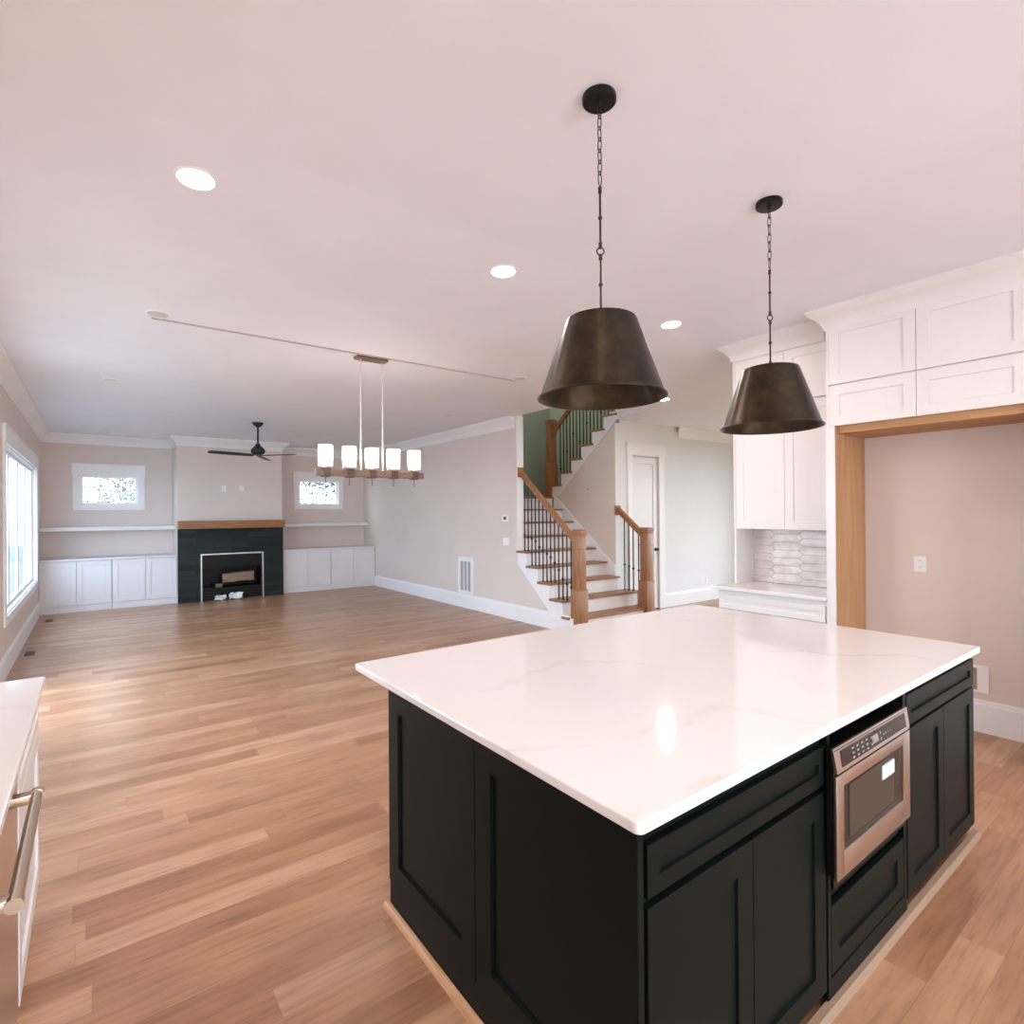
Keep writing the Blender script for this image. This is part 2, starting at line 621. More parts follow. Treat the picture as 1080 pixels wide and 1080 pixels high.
def thing(name, label, cat, loc=(0, 0, 0), rz=0.0, group=None):
    o = bpy.data.objects.new(name, None)
    o.empty_display_size = 0.1
    C.objects.link(o)
    o.location = loc
    o.rotation_euler = (0, 0, rz)
    return tag(o, label, cat, group)


def setting(name, loc=(0, 0, 0), rz=0.0):
    o = bpy.data.objects.new(name, None)
    C.objects.link(o)
    o.location = loc
    o.rotation_euler = (0, 0, rz)
    o['kind'] = 'structure'
    return o


def struct(name, mb, material=None, smooth=False):
    o = mb.build(name, material, None, smooth)
    o['kind'] = 'structure'
    return o


def dup(root, loc=None, rz=None, label=None, group=None):
    r = root.copy()
    C.objects.link(r)
    if loc is not None:
        r.location = loc
    if rz is not None:
        r.rotation_euler = (0, 0, rz)
    if label:
        r['label'] = label
    if group:
        r['group'] = group
    for ch in list(root.children):
        c = ch.copy()
        C.objects.link(c)
        c.parent = r
        for g in ch.children:
            d = g.copy()
            C.objects.link(d)
            d.parent = c
    return r


W = -PI / 2      # local front (-y) turned to face -X
E_ = PI / 2      # local front turned to face +X

# ------------------------------------------------------------------ room measures
XL = -0.73          # left wall
YB = 12.65          # back wall of the alcoves
YBR = 11.95         # chimney breast face
XR = 5.13           # right (vent) wall of the living room
XK = 5.19           # right wall of the kitchen
XM = 6.56           # wall between the two stair flights
YD = 5.99           # wall with the door
YS, ZL, ZK, YK = 4.88, 3.10, 3.21, 2.60
YREAR = -3.2
XF = 10.4           # far side of the foyer


def zc(y):
    if y >= YS:
        return ZL
    if y <= YK:
        return ZK
    return ZL + (ZK - ZL) * (YS - y) / (YS - YK)


# floor ---------------------------------------------------------------
b = MB().box(XL - .12, YREAR - .12, -0.12, XF + .1, YB + .15, 0.0)
struct('floor', b, FLOOR)


# ceiling: kitchen slopes a little towards the living room; open above the stairs
def slab(mb, x0, x1, y0, y1, t=0.12):
    ys = [y0] + [q for q in (YK, YS) if y0 < q < y1] + [y1]
    for a, c in zip(ys, ys[1:]):
        za, zb = zc(a), zc(c)
        mb.add([(x0, a, za), (x1, a, za), (x1, c, zb), (x0, c, zb), (x0, a, za + t), (x1, a, za + t), (x1, c, zb + t), (x0, c, zb + t)],
               [(0, 3, 2, 1), (4, 5, 6, 7), (0, 1, 5, 4), (1, 2, 6, 5), (2, 3, 7, 6), (3, 0, 4, 7)][0:6])


b = MB()
slab(b, XL - .12, XR, YREAR - .12, YB + .12)
slab(b, XR, XF + .1, YREAR - .12, 5.45)
slab(b, XM, XF + .1, 5.45, YD)
slab(b, XM, XF + .1, YD, 6.1)
struct('ceiling', b, CEIL)


def wall_y(name, y0, y1, x0, x1, z0, z1, holes=(), m=None):
    """wall slab lying along X with rectangular holes (x0, x1, z0, z1)"""
    b = MB()
    xs = sorted({x0, x1, *[h[0] for h in holes], *[h[1] for h in holes]})
    zs = sorted({z0, z1, *[h[2] for h in holes], *[h[3] for h in holes]})
    for a, c in zip(xs, xs[1:]):
        for d, e in zip(zs, zs[1:]):
            if any(h[0] <= a and c <= h[1] and h[2] <= d and e <= h[3] for h in holes):
                continue
            b.box(a, y0, d, c, y1, e)
    return struct(name, b, m or WALL)


def wall_x(name, x0, x1, y0, y1, z0, z1, holes=(), m=None):
    b = MB()
    ys = sorted({y0, y1, *[h[0] for h in holes], *[h[1] for h in holes]})
    zs = sorted({z0, z1, *[h[2] for h in holes], *[h[3] for h in holes]})
    for a, c in zip(ys, ys[1:]):
        for d, e in zip(zs, zs[1:]):
            if any(h[0] <= a and c <= h[1] and h[2] <= d and e <= h[3] for h in holes):
                continue
            b.box(x0, a, d, x1, c, e)
    return struct(name, b, m or WALL)


LWIN = (7.66, 11.58, 0.60, 2.39)
wall_x('wall_left', XL - .12, XL, YREAR, YB + .12, 0, 3.3, [LWIN, (3.5, 5.0, .95, 2.45), (5.42, 6.97, .1, 2.6)])
AW1 = (-0.196, 0.68, 1.83, 2.375)
AW2 = (3.627, 4.53, 1.836, 2.40)
wall_y('wall_back', YB, YB + .12, XL, XR + .11, 0, 3.3, [AW1, AW2])
RW = [(-0.4, 3.6, 0.1, 2.75)]
wall_y('wall_rear', YREAR - .12, YREAR, XL, XF, 0, 3.4, RW)
wall_x('wall_kitchen', XK, XK + .12, YREAR, 2.97, 0, 3.3)
wall_y('wall_entry', 0.75, 0.87, XK + .12, XF, 0, 3.4, [(6.6, 9.8, 0.1, 2.8)])
wall_x('wall_foyer', XF, XF + .12, 0.75, 6.11, 0, 3.4, [(2.2, 4.9, .1, 2.7)])
# chimney breast
wall_y('wall_chimney', YBR, YB - .001, 1.24, 3.10, 0, ZL, [(1.61, 2.72, 0, 0.895)])

# living right wall: full height beyond y = 6.67, under-stair triangle before it
b = MB()
b.box(XR, 6.67, 0, XR + .11, YB + .12, 5.6)
b.prism([(5.42, 0), (6.67, 0), (6.67, 1.015), (6.39, .80), (6.13, .59), (5.87, .375), (5.61, .165)], 0, XR, XR + .10)
struct('wall_right', b, WALL)
# door wall: full height from x = XM, capped by the upper flight
b = MB()
b.box(XM + .101, YD, 0, 6.948, YD + .11, ZL)
b.box(XM, YD - .004, 0, XM + .101, YD - .0002, 3.04)
b.box(6.948, YD, 2.545, 7.618, YD + .11, ZL)
b.box(7.618, YD, 0, XF, YD + .11, ZL)
struct('wall_door', b, paint('white_entry_wall_paint', (0.735, 0.725, 0.72)))
# stairwell shell
b = MB()
b.box(XR + .11, 8.9, 0, 7.9, 9.0, 5.8)
b.box(7.74, 6.11, 0, 7.84, 8.9, 5.8)
b.box(7.74, 3.9, 3.42, 7.84, 6.11, 5.8)
b.box(XR - .05, 3.9, 3.24, XR + .05, 6.67, 5.8)
b.box(XR + .05, 3.8, 3.42, 7.84, 3.9, 5.8)
struct('wall_stairwell', b, GREEN)
b = MB().box(XR - .1, 3.8, 5.6, 7.9, 9.0, 5.7)
struct('ceiling_stairwell', b, CEIL)


# wall between flights (beige triangle), lies under the upper stringer and above the lower skirt
b = MB()
b.prism([(5.99, 0), (7.44, 0), (7.44, 1.87), (7.30, 1.94), (5.99, 3.045)], 0, XM, XM + .10)
struct('wall_middle', b, WALL)

# fine joint line across the ceiling where the kitchen meets the living room
b = MB().box(.35, YS - .006, ZL - .011, 3.75, YS + .006, ZL + .004)
struct('trim_8', b, paint('joint_line_paint', (.46, .40, .385)))

# ------------------------------------------------------------------ crowns and baseboards
CROWN = [(0, -0.17), (0.012, -0.17), (0.016, -0.15), (0.022, -0.13), (0.04, -0.10), (0.07, -0.068), (0.098, -0.05), (0.11, -0.03), (0.118, -0.022), (0.118, 0), (0, 0)]


def crown_run(mb, p0, p1, nrm, z, miter0=0, miter1=0, prof=CROWN, k=1.0):
    """crown moulding from p0 to p1 (xy), sticking out along nrm, top at z; miters lengthen (+1) or shorten (-1) with the projection"""
    p0, p1, nrm = Vector((*p0, 0)), Vector((*p1, 0)), Vector((*nrm, 0))
    t = (p1 - p0).normalized()
    n = len(prof)
    vs = []
    for end, p, mi, sg in ((0, p0, miter0, -1), (1, p1, miter1, 1)):
        for d, h in prof:
            q = p + nrm * d * k + t * (sg * mi * d * k)
            vs.append((q.x, q.y, z + h * k))
    fs = [list(range(n)), list(range(n, 2 * n))[::-1]]
    for i in range(n):
        j = (i + 1) % n
        fs.append([i, j, n + j, n + i])
    mb.add(vs, fs)


b = MB()
crown_run(b, (XL, YS), (XL, YB), (1, 0), ZL, 0, -1)
crown_run(b, (XL, YB), (1.24, YB), (0, -1), ZL, -1, -1)
crown_run(b, (1.24, YB), (1.24, YBR), (-1, 0), ZL, -1, 1)
crown_run(b, (1.24, YBR), (3.10, YBR), (0, -1), ZL, 1, 1)
crown_run(b, (3.10, YBR), (3.10, YB), (1, 0), ZL, 1, -1)
crown_run(b, (3.10, YB), (XR, YB), (0, -1), ZL, -1, -1)
crown_run(b, (XR, YB), (XR, 6.74), (-1, 0), ZL, -1, 0)
crown_run(b, (XR, 6.74), (XR + .0, 6.72), (-1, 0), ZL, 0, 0)
struct('trim_1', b, TRIM, True)
b = MB()
crown_run(b, (8.17, YD), (XF, YD), (0, -1), zc(YD) , 1, -1)
struct('trim_2', b, TRIM, True)


def base_run(mb, p0, p1, nrm, h=0.235, t=0.018):
    p0, p1, nrm = Vector((*p0, 0)), Vector((*p1, 0)), Vector((*nrm, 0))
    prof = [(0, 0), (t, 0), (t, h - .035), (t * .55, h - .03), (t * .5, h - .006), (t * .3, h), (0, h)]
    n = len(prof)
    vs = []
    for p in (p0, p1):
        for d, z in prof:
            q = p + nrm * d
            vs.append((q.x, q.y, z))
    fs = [list(range(n)), list(range(n, 2 * n))[::-1]]
    for i in range(n):
        j = (i + 1) % n
        fs.append([i, j, n + j, n + i])
    mb.add(vs, fs)


b = MB(); base_run(b, (XL, 7.09), (XL, 12.0), (1, 0)); struct('baseboard_left', b, TRIM, True)
b = MB(); base_run(b, (XR, 5.44), (XR, 12.0), (-1, 0)); struct('baseboard_right', b, TRIM, True)
b = MB(); base_run(b, (7.767, YD), (XF, YD), (0, -1)); struct('baseboard_door', b, TRIM, True)
b = MB(); base_run(b, (XK, .802), (XK, 1.90), (-1, 0)); struct('baseboard_kitchen', b, TRIM, True)
# wall-end casing beside the stairs
b = MB()
b.box(XR - .004, 6.655, 1.06, XR + .114, 6.67, ZL)
struct('trim_3', b, TRIM)


# ------------------------------------------------------------------ windows
def window(name, loc, rz, w, z0, z1, cols, rows, cas=0.1, head=0.17, sill=True, mull=0.02, pane=None):
    """opening w wide from z0 to z1, local origin at left end on the wall's inner face, facing -y"""
    r = setting(name, loc, rz)
    c = MB()
    c.box(-cas, -0.018, z0 - cas * (0.9 if not sill else 0.9), 0, 0, z1)
    c.box(w, -0.018, z0 - cas * 0.9, w + cas, 0, z1)
    c.box(-cas - .012, -0.026, z1, w + cas + .012, 0, z1 + head)
    c.box(-cas - .02, -0.034, z1 + head, w + cas + .02, 0, z1 + head + .018)
    c.box(0, -0.018, z0 - cas * 0.9, w, 0, z0)
    c.build('window_casing', TRIM, r, False)
    j = MB()
    for a in ((0, 0.0, z0, 0.014, .12, z1), (w - .014, 0, z0, w, .12, z1), (0.014, 0, z0, w - .014, .12, z0 + .014), (0.014, 0, z1 - .014, w - .014, .12, z1)):
        j.box(*a)
    j.build('window_jamb', TRIM, r, False)
    f = MB()
    s = 0.035
    f.box(.014, .05, z0 + .014, .014 + s, .085, z1 - .014)
    f.box(w - .014 - s, .05, z0 + .014, w - .014, .085, z1 - .014)
    f.box(.014 + s, .05, z0 + .014, w - .014 - s, .085, z0 + .014 + s)
    f.box(.014 + s, .05, z1 - .014 - s, w - .014 - s, .085, z1 - .014)
    for i in range(1, cols):
        x = w * i / cols
        f.box(x - mull / 2, .055, z0 + .014 + s, x + mull / 2, .075, z1 - .014 - s)
    for i in range(1, rows):
        z = z0 + (z1 - z0) * i / rows
        f.box(.014 + s, .057, z - mull / 2, w - .014 - s, .073, z + mull / 2)
    f.build('window_sash', TRIM, r, False)
    g = MB()
    g.add([(.03, .066, z0 + .03), (w - .03, .066, z0 + .03), (w - .03, .066, z1 - .03), (.03, .066, z1 - .03)], [(0, 1, 2, 3)])
    g.build('window_pane', pane or GLASS, r, False)
    return r


window('window_1', (XL, LWIN[0], 0), E_, LWIN[1] - LWIN[0], LWIN[2], LWIN[3], 4, 1, mull=0.11, pane=TINTED)
window('window_2', (AW1[0], YB, 0), 0, AW1[1] - AW1[0], AW1[2], AW1[3], 3, 2, head=0.19)
window('window_3', (AW2[0], YB, 0), 0, AW2[1] - AW2[0], AW2[2], AW2[3], 3, 2, head=0.16)
# glazing behind the viewer and beside the entry: plain framed glass, seen only in reflections
window('window_4', (RW[0][1], YREAR, 0), PI, RW[0][1] - RW[0][0], RW[0][2], RW[0][3], 4, 1, mull=0.08)
window('window_5', (9.8, 0.87, 0), PI, 3.2, 0.1, 2.8, 3, 1, mull=0.1)
window('added_window_6', (XF, 4.9, 0), W, 2.7, 0.1, 2.7, 3, 1, mull=0.1)  # extra unseen glazing, added to brighten the foyer
window('added_window_8', (XL, 5.42, 0), E_, 1.55, .1, 2.6, 2, 1, mull=0.1)  # unseen window added to bring more daylight into the living room
window('added_window_7', (XL, 3.5, 0), E_, 1.5, 0.95, 2.45, 2, 1, mull=0.1)  # out of view, put in as an extra daylight source

# ------------------------------------------------------------------ door
d = setting('door_1', (6.948, YD, 0), 0)
c = MB()
c.box(-.112, -.02, 0, -.004, 0, 2.56)
c.box(.674, -.02, 0, .782 + .04, 0, 2.56)
c.box(-.125, -.028, 2.56, .835, 0, 2.73)
c.box(-.135, -.038, 2.73, .845, 0, 2.75)
c.build('door_casing', TRIM, d, False)
MB().shaker(.004, .008, .662, 2.53, t=.035, stile=.11, rec=.012, y=.012).build('door_leaf', CABW, d, False)
k = MB()
k.lathe([(0, 0), (.028, 0), (.028, .006), (.010, .010), (.010, .028), (.024, .036), (.027, .048), (.02, .058), (0, .061)], (0, 0, 0), 16, 2)
ko = k.build('door_knob', IRON, d)
ko.rotation_euler = (PI / 2, 0, 0)
ko.location = (.600, .012, 1.0)
for hz, mm in ((2.33, TRIM), (1.42, IRON), (.28, IRON)):
    h = MB()
    h.cyl((0.004, -.004, hz), .008, .1, 10)
    h.box(.004, .008, hz, .035, .012, hz + .1)
    h.build('hinge', mm, d)

# ------------------------------------------------------------------ stairs
RUN, RISE, NOSE = .26, .212, 5.36
NB_L = (5.12, 5.325)     # near-left corners of the newel bases
NB_R = (6.505, 5.325)
NW = .168
st = thing('staircase', 'oak and white open staircase with two flights rising around a landing', 'staircase', (0, 0, 0))
for k_ in range(1, 9):
    y0 = NOSE + RUN * (k_ - 1)
    y1 = y0 + RUN + .03
    z = RISE * k_
    xr = XM - .022 if y1 > YD + .05 else 6.70
    if y0 < YD < y1:
        xr = XM - .022
    t = MB()
    if k_ == 1:
        a0, a1 = NB_L[0] - .004, NB_L[0] + NW + .004
        b0, b1 = NB_R[0] - .004, NB_R[0] + NW + .004
        ye = NB_L[1] + NW + .004
        pts = [(5.09, ye), (a0 + .002, ye), (a1, ye), (a1, y0), (b0, y0), (b0, ye), (6.72, ye), (6.72, y1), (5.09, y1)]
        t.prism(pts, 2, z - .03, z)
    elif k_ == 2:
        t.box(5.09, y0, z - .03, 6.72, y1, z, .006)
    elif k_ == 5:
        t.prism([(5.09, y0), (xr, y0), (xr, y1), (XR + .116, y1), (XR + .116, 6.652), (5.09, 6.652)], 2, z - .03, z)
    else:
        t.box(5.09 if k_ < 5 else XR + .115, y0, z - .03, xr, y1, z, .006)
    t.build('tread', OAK_X, st, False)
    r_ = MB()
    if k_ == 1:
        r_.box(NB_L[0] + NW + .004, y0 + .03, z - RISE, NB_R[0] - .004, y0 + .045, z - .03)
    else:
        r_.box(XR + .002 if k_ < 6 else XR + .115, y0 + .03, z - RISE, xr if k_ > 2 else 6.68, y0 + .045, z - .03)
    r_.build('riser', TRIM, st, False)
# landing and its riser
t = MB().box(XR + .115, NOSE + RUN * 8, RISE * 9 - .03, XM + .01, 8.9, RISE * 9, .004)
t.box(XM + .0101, 7.46, RISE * 9 - .03, 7.74, 8.9, RISE * 9, .004)
t.build('landing', OAK_X, st, False)
MB().box(XR + .115, NOSE + RUN * 8 + .03, RISE * 8, XM - .022, NOSE + RUN * 8 + .045, RISE * 9 - .03).build('riser', TRIM, st, False)
# left stringer (white skirt beneath the treads, flush with the wall)
s = MB()
pts = [(5.40, 0), (5.64, 0), (6.77, 0.98), (6.77, RISE * 6 - .03), (6.69, RISE * 6 - .03)]
for k_ in range(5, 0, -1):
    y0 = NOSE + RUN * k_ + .03
    pts += [(y0, RISE * (k_ + 1) - .03) if k_ == 5 else (y0, RISE * (k_ + 1) - .03), (y0, RISE * k_ - .03)]
pts += [(5.40, RISE - .03)] if False else []
pts2 = [(5.505, 0.0), (5.66, 0.0), (6.652, .865), (6.652, RISE * 5 - .03)]
for k_ in range(4, 0, -1):
    y0 = NOSE + RUN * k_ + .03
    pts2 += [(y0, RISE * (k_ + 1) - .03), (y0, RISE * k_ - .03)]
pts2 += [(5.505, RISE - .03)]
s.prism(pts2, 0, XR - .014, XR - .001)
s.build('stringer', TRIM, st, False)
# right side stringer of the first steps and the skirt on the middle wall
s = MB()
s.prism([(5.505, 0), (YD, 0), (YD, RISE * 2 - .03), (NOSE + RUN + .03, RISE * 2 - .03), (NOSE + RUN + .03, RISE - .03), (5.505, RISE - .03)], 0, 6.66, 6.69)
s.build('stringer', TRIM, st, False)
s = MB()
s.prism([(5.99, .50), (5.99, .80), (6.067, .845), (7.34, 1.885), (7.44, 1.905), (7.44, 1.60), (6.3, .55)], 0, XM - .02, XM - .001)
s.build('skirt_board', TRIM, st, False)
# carriage of the upper flight: one solid with stepped top, seen from the side
UZ0, UR = RISE * 9, .213
ur = [7.50, 7.245, 6.985, 6.735, 6.475, 6.22, 5.96, 5.70, 5.44]      # riser planes, going towards the camera
top = [(7.50, UZ0 - .02)]
for i, y in enumerate(ur[:-1]):
    top += [(y, UZ0 + UR * (i + 1) - .03), (ur[i + 1], UZ0 + UR * (i + 1) - .03)]
low = [(5.44, 1.936 + .844 * (7.308 - 5.44)), (7.308, 1.936), (7.40, UZ0 - .02)]
s = MB()
s.prism(top + low, 0, XM - .012, XM - .001)
s.build('stringer', TRIM, st, False)
s = MB()
low2 = [(5.44, 1.95 + .844 * (7.308 - 5.44)), (7.308, 1.95), (7.44, UZ0 - .03)]
s.prism([(y, z - .001) for y, z in top if y > 6.12] + [(6.12, UZ0 + UR * 6 - .031), (6.12, 1.95 + .844 * (7.308 - 6.12)), (7.308, 1.95), (7.44, UZ0 - .03)], 0, XM + .102, 7.738)
s.build('carriage', TRIM, st, False)
b_ = MB()          # small trim line along the lower edge of the upper stringer
b_.bar((XM - .016, 7.33, 1.928), (XM - .016, 5.62, 1.928 + .844 * 1.71), .012, .035)
b_.build('skirt_board', TRIM, st, False)
for i in range(8):
    z = UZ0 + UR * (i + 1)
    y0, y1 = ur[i] + .03, ur[i + 1] - .03
    MB().box(XM - .04, y1, z - .03, 7.735, y0, z, .005).build('tread', OAK_X, st, False)


def newel(parent, x, y, z0, dim=None):
    """square box newel: centre x, y, base at z0"""
    n = MB()
    w = NW / 2
    n.box(x - w, y - w, z0, x + w, y + w, z0 + .585, .003)
    n.lathe([(w * 1.414, 0), (.066 * 1.414, .03)], (0, 0, 0), 4) if False else None
    # chamfered shoulder from base box to shaft
    vs = []
    for q, zz in ((w, .585), (.0665, .612)):
        vs += [(x - q, y - q, z0 + zz), (x + q, y - q, z0 + zz), (x + q, y + q, z0 + zz), (x - q, y + q, z0 + zz)]
    n.add(vs, [(0, 1, 5, 4), (1, 2, 6, 5), (2, 3, 7, 6), (3, 0, 4, 7), (4, 5, 6, 7)])
    n.box(x - .0665, y - .0665, z0 + .60, x + .0665, y + .0665, z0 + 1.33, .002)
    n.box(x - .0745, y - .0745, z0 + 1.135, x + .0745, y + .0745, z0 + 1.155, .004)
    n.box(x - .078, y - .078, z0 + 1.315, x + .078, y + .078, z0 + 1.345, .004)
    n.box(x - .084, y - .084, z0 + 1.345, x + .084, y + .084, z0 + 1.385, .004)
    n.box(x - .065, y - .065, z0 + 1.385, x + .065, y + .065, z0 + 1.4, .006)
    return n.build('newel_post', OAK_Z, parent)


def handrail(parent, p0, p1):
    p0, p1 = Vector(p0), Vector(p1)
    prof = [(-.028, -.04), (.028, -.04), (.022, -.012), (.034, .006), (.034, .024), (.02, .04), (-.02, .04), (-.034, .024), (-.034, .006), (-.022, -.012)]
    vs = []
    for p in (p0, p1):
        for a, c_ in prof:
            vs.append((p.x + a, p.y, p.z + c_ * 1.25))
    n = len(prof)
    fs = [list(range(n)), list(range(n, 2 * n))[::-1]] + [[i, (i + 1) % n, n + (i + 1) % n, n + i] for i in range(n)]
    return MB().add(vs, fs).build('handrail', OAK_Y, parent)


def baluster(parent, x, y, z0, z1, kz=None):
    q = MB()
    q.box(x - .0068, y - .0068, z0, x + .0068, y + .0068, z1)
    q.box(x - .013, y - .013, z0, x + .013, y + .013, z0 + .014, .003, 1)
    if kz is not None:
        q.lathe([(.008, -.026), (.012, -.014), (.019, -.006), (.019, .006), (.012, .014), (.008, .026)], (x, y, kz), 10)
    return q.build('baluster', IRON, parent)


def rosette(parent, x, y, z):
    q = MB()
    q.box(x - .06, y - .028, z - .075, x + .06, y, z + .075, .006)
    return q.build('rosette', OAK_Z, parent)


rl = thing('stair_railing', 'long oak handrail with black iron balusters on the open left side of the lower flight', 'railing', (0, 0, 0))
newel(rl, NB_L[0] + NW / 2, NB_L[1] + NW / 2, 0)
XRL = 5.185
yA, yB_ = NB_L[1] + NW - .02, 6.63
zA, sl = 1.265, .835
handrail(rl, (XRL, yA, zA), (XRL, yB_, zA + sl * (yB_ - yA)))
rosette(rl, XRL, 6.654, 2.245)
knk = [.6145, .649, .7106, .828, .92, .997, 1.042, 1.0826, 1.13, 1.2125, 1.247, 1.269, 1.2986]
for i in range(13):
    y = 5.543 + .0845 * i
    kk = max(1, min(5, int((y - NOSE) / RUN) + 1))
    baluster(rl, XRL, y, RISE * kk, zA + sl * (y - yA) - .03, knk[i])
rr = thing('stair_railing', 'short oak handrail with four black iron balusters in front of the white door', 'railing', (0, 0, 0))
newel(rr, NB_R[0] + NW / 2, NB_R[1] + NW / 2, 0)
XRR = NB_R[0] + NW / 2
handrail(rr, (XRR, yA, zA + .02), (XRR, YD - .02, zA + .02 + .80 * (YD - .02 - yA)))
rosette(rr, XRR, YD - .006, 1.66)
for i, y in enumerate((5.555, 5.66, 5.745, 5.835)):
    baluster(rr, XRR, y, RISE * (1 if y < NOSE + RUN else 2), zA + .02 + .8 * (y - yA) - .03, .745 + .024 * i)
ru = thing('stair_railing', 'upper oak railing with dark newel on the landing beside the green wall', 'railing', (0, 0, 0))
newel(ru, 6.60, 7.56, UZ0)
handrail(ru, (6.585, 7.50, 3.05), (6.585, 5.6, 3.05 + .83 * 1.9))
for i in range(21):
    y = 7.283 - .082 * i
    j = max(i_ for i_ in range(len(ur)) if ur[i_] + .03 >= y)
    zt = UZ0 + UR * (j + 1)
    baluster(ru, 6.575, y, zt, 3.05 + .83 * (7.50 - y) - .03, (zt + .28 + .08 * ((i * 2) % 3)) if i % 2 == 0 else None)

# screw holes where a wall rail will go
for q, (yy, zz) in enumerate(((6.55, 2.0), (6.53, 1.90), (6.56, 1.885))):
    pass

# ------------------------------------------------------------------ island
YF = .83            # front plane of doors
isl = []
cab = thing('base_cabinet', 'black island base cabinet with wide drawer over two doors nearest the camera', 'cabinet', (.995, YF, 0), 0)
c = MB()
c.box(0, .0215, .03, .905, .60, .912)
c.build('cabinet_body', BLACK, cab, False)
MB().shaker(.012, .742, .885, .123, stile=.062).build('drawer', BLACK, cab, False)
MB().shaker(.012, .07, .446, .650, stile=.075).build('door', BLACK, cab, False)
MB().shaker(.461, .07, .436, .650, stile=.075).build('door', BLACK, cab, False)

cab = thing('microwave_cabinet', 'black island cabinet holding the microwave above one low drawer', 'cabinet', (1.905, YF, 0), 0)
c = MB()
c.box(0, .0, .03, .020, .60, .912)
c.box(.66, .0, .03, .69, .60, .912)
c.box(.020, .0, .03, .66, .60, .095)
c.box(.020, .02, .335, .66, .60, .35)
c.box(.020, .0, .893, .66, .60, .912)
c.box(.020, .585, .095, .66, .60, .893)
c.build('cabinet_body', BLACK, cab, False)
MB().shaker(.024, .102, .632, .225, stile=.062, y=.0).build('drawer', BLACK, cab, False)

yf_ = -.042
mw = thing('microwave', 'stainless microwave drawer with dark window and pale sticker, set into the island', 'microwave', (1.932, YF, 0), 0)
c = MB()
c.box(.0, -.006, .385, .625, .50, .852)
c.box(-.052, yf_ + .0105, .455, .572, -.0065, .862, .002)
c.build('housing', FIREBOX, mw, False)
mwz = (.450, .783)
c = MB()     # door frame as four steel rails
yf = -.042
c.box(-.055 + .0, yf, mwz[0], -.055 + .052, yf + .010, mwz[1], .002)
c.box(.515, yf, mwz[0], .575, yf + .010, mwz[1], .002)
c.box(-.003, yf, mwz[0], .515, yf + .010, .533, .002)
c.box(-.003, yf, .742, .515, yf + .010, mwz[1], .002)
dr = c.build('door', STEEL, mw)
MB().box(-.003, yf + .008, .533, .515, -.008, .742).build('window', OVENGLASS, dr, False)
MB().box(.05, yf + .006, .555, .43, yf + .0081, .728).build('window_screen', OVENMESH, dr, False)
stk = MB().box(.318, yf + .002, .664, .425, yf + .006, .712, .0)
stk.build('sticker', mat('pale_blue_sticker', (.62, .68, .78), .5), dr, False)
# tilted control panel above the door
c = MB()
zc0, zc1 = .790, .868
ty = .012
vs = [(-.05, yf, zc0), (.575, yf, zc0), (.580, yf + ty, zc1), (-.055, yf + ty, zc1), (-.05, yf + .010, zc0), (.575, yf + .010, zc0), (.58, yf + ty + .006, zc1), (-.055, yf + ty + .006, zc1)]
c.add(vs, [(0, 1, 2, 3), (0, 4, 5, 1), (1, 5, 6, 2), (3, 7, 4, 0), (7, 6, 5, 4), (3, 2, 6, 7)])
cp = c.build('control_panel', STEEL, mw, False)


def onpanel(x0, x1, h0, h1, lift=.0012):
    """rectangle on the tilted control face"""
    def P(x, h):
        f = (h - zc0) / (zc1 - zc0)
        return (x, yf + ty * f - lift, h)
    return [P(x0, h0), P(x1, h0), P(x1, h1), P(x0, h1)]


kb = MB()
kb.m(OVENGLASS).add(onpanel(-.012, .545, .803, .853), [(0, 1, 2, 3)])
kb.m(mat('grey_key_print', (.22, .19, .17), .5))
for i in range(4):
    for j_ in range(3):
        x = .07 + .037 * i
        h = .809 + .0145 * j_
        kb.add(onpanel(x, x + .017, h, h + .006, .002), [(0, 1, 2, 3)])
kb.add(onpanel(.235, .285, .815, .841, .002), [(0, 1, 2, 3)])
for h in (.812, .833):
    for x in (.222, .30):
        kb.add(onpanel(x, x + .011, h, h + .009, .002), [(0, 1, 2, 3)])
for i in range(4):
    kb.add(onpanel(.325 + .02 * i, .335 + .02 * i, .824, .829, .002), [(0, 1, 2, 3)])
kb.build('display', None, cp, False)

cab = thing('base_cabinet', 'black island base cabinet with drawer over two doors at the right end', 'cabinet', (2.597, YF, 0), 0)
c = MB()
c.box(0, .0215, .03, .918, .60, .912)
c.build('cabinet_body', BLACK, cab, False)
MB().shaker(.012, .756, .900, .128, stile=.058).build('drawer', BLACK, cab, False)
MB().shaker(.012, .062, .445, .682, stile=.07).build('door', BLACK, cab, False)
MB().shaker(.461, .062, .451, .682, stile=.07).build('door', BLACK, cab, False)

# panelled left end + finished back of the island
ep = thing('island_end_panel', 'black panelled end of the island facing the living room', 'panel', (.972, 2.15, 0), W)
c = MB()
c.box(0, .0215, .03, 1.318, .040 - .018, .912)
c.box(.0, .004, .02, 1.32, .0215, .115)       # base board band
c.prism([(0.0, .115), (.0215, .115), (.0215, .135), (.012, .13)], 0, 0, 1.32) if False else None
c.build('backer', BLACK, ep, False)
MB().shaker(0.0, .118, .648, .792, stile=.085, rec=.011).build('panel', BLACK, ep, False)
MB().shaker(.651, .118, .669, .792, stile=.085, rec=.011).build('panel', BLACK, ep, False)
bp = tag(MB().box(.9945, 1.431, .03, 3.514, 2.15, .912).build('rear_cabinet', BLACK, None, False), 'black rear body of the island under the counter overhang', 'cabinet')

top_ = MB()
top_.slab(.952, .806, 3.54, 2.477, .9151, .945)
tag(top_.build('island_countertop', QUARTZ, None, False), 'large white veined quartz countertop on the black island', 'countertop')

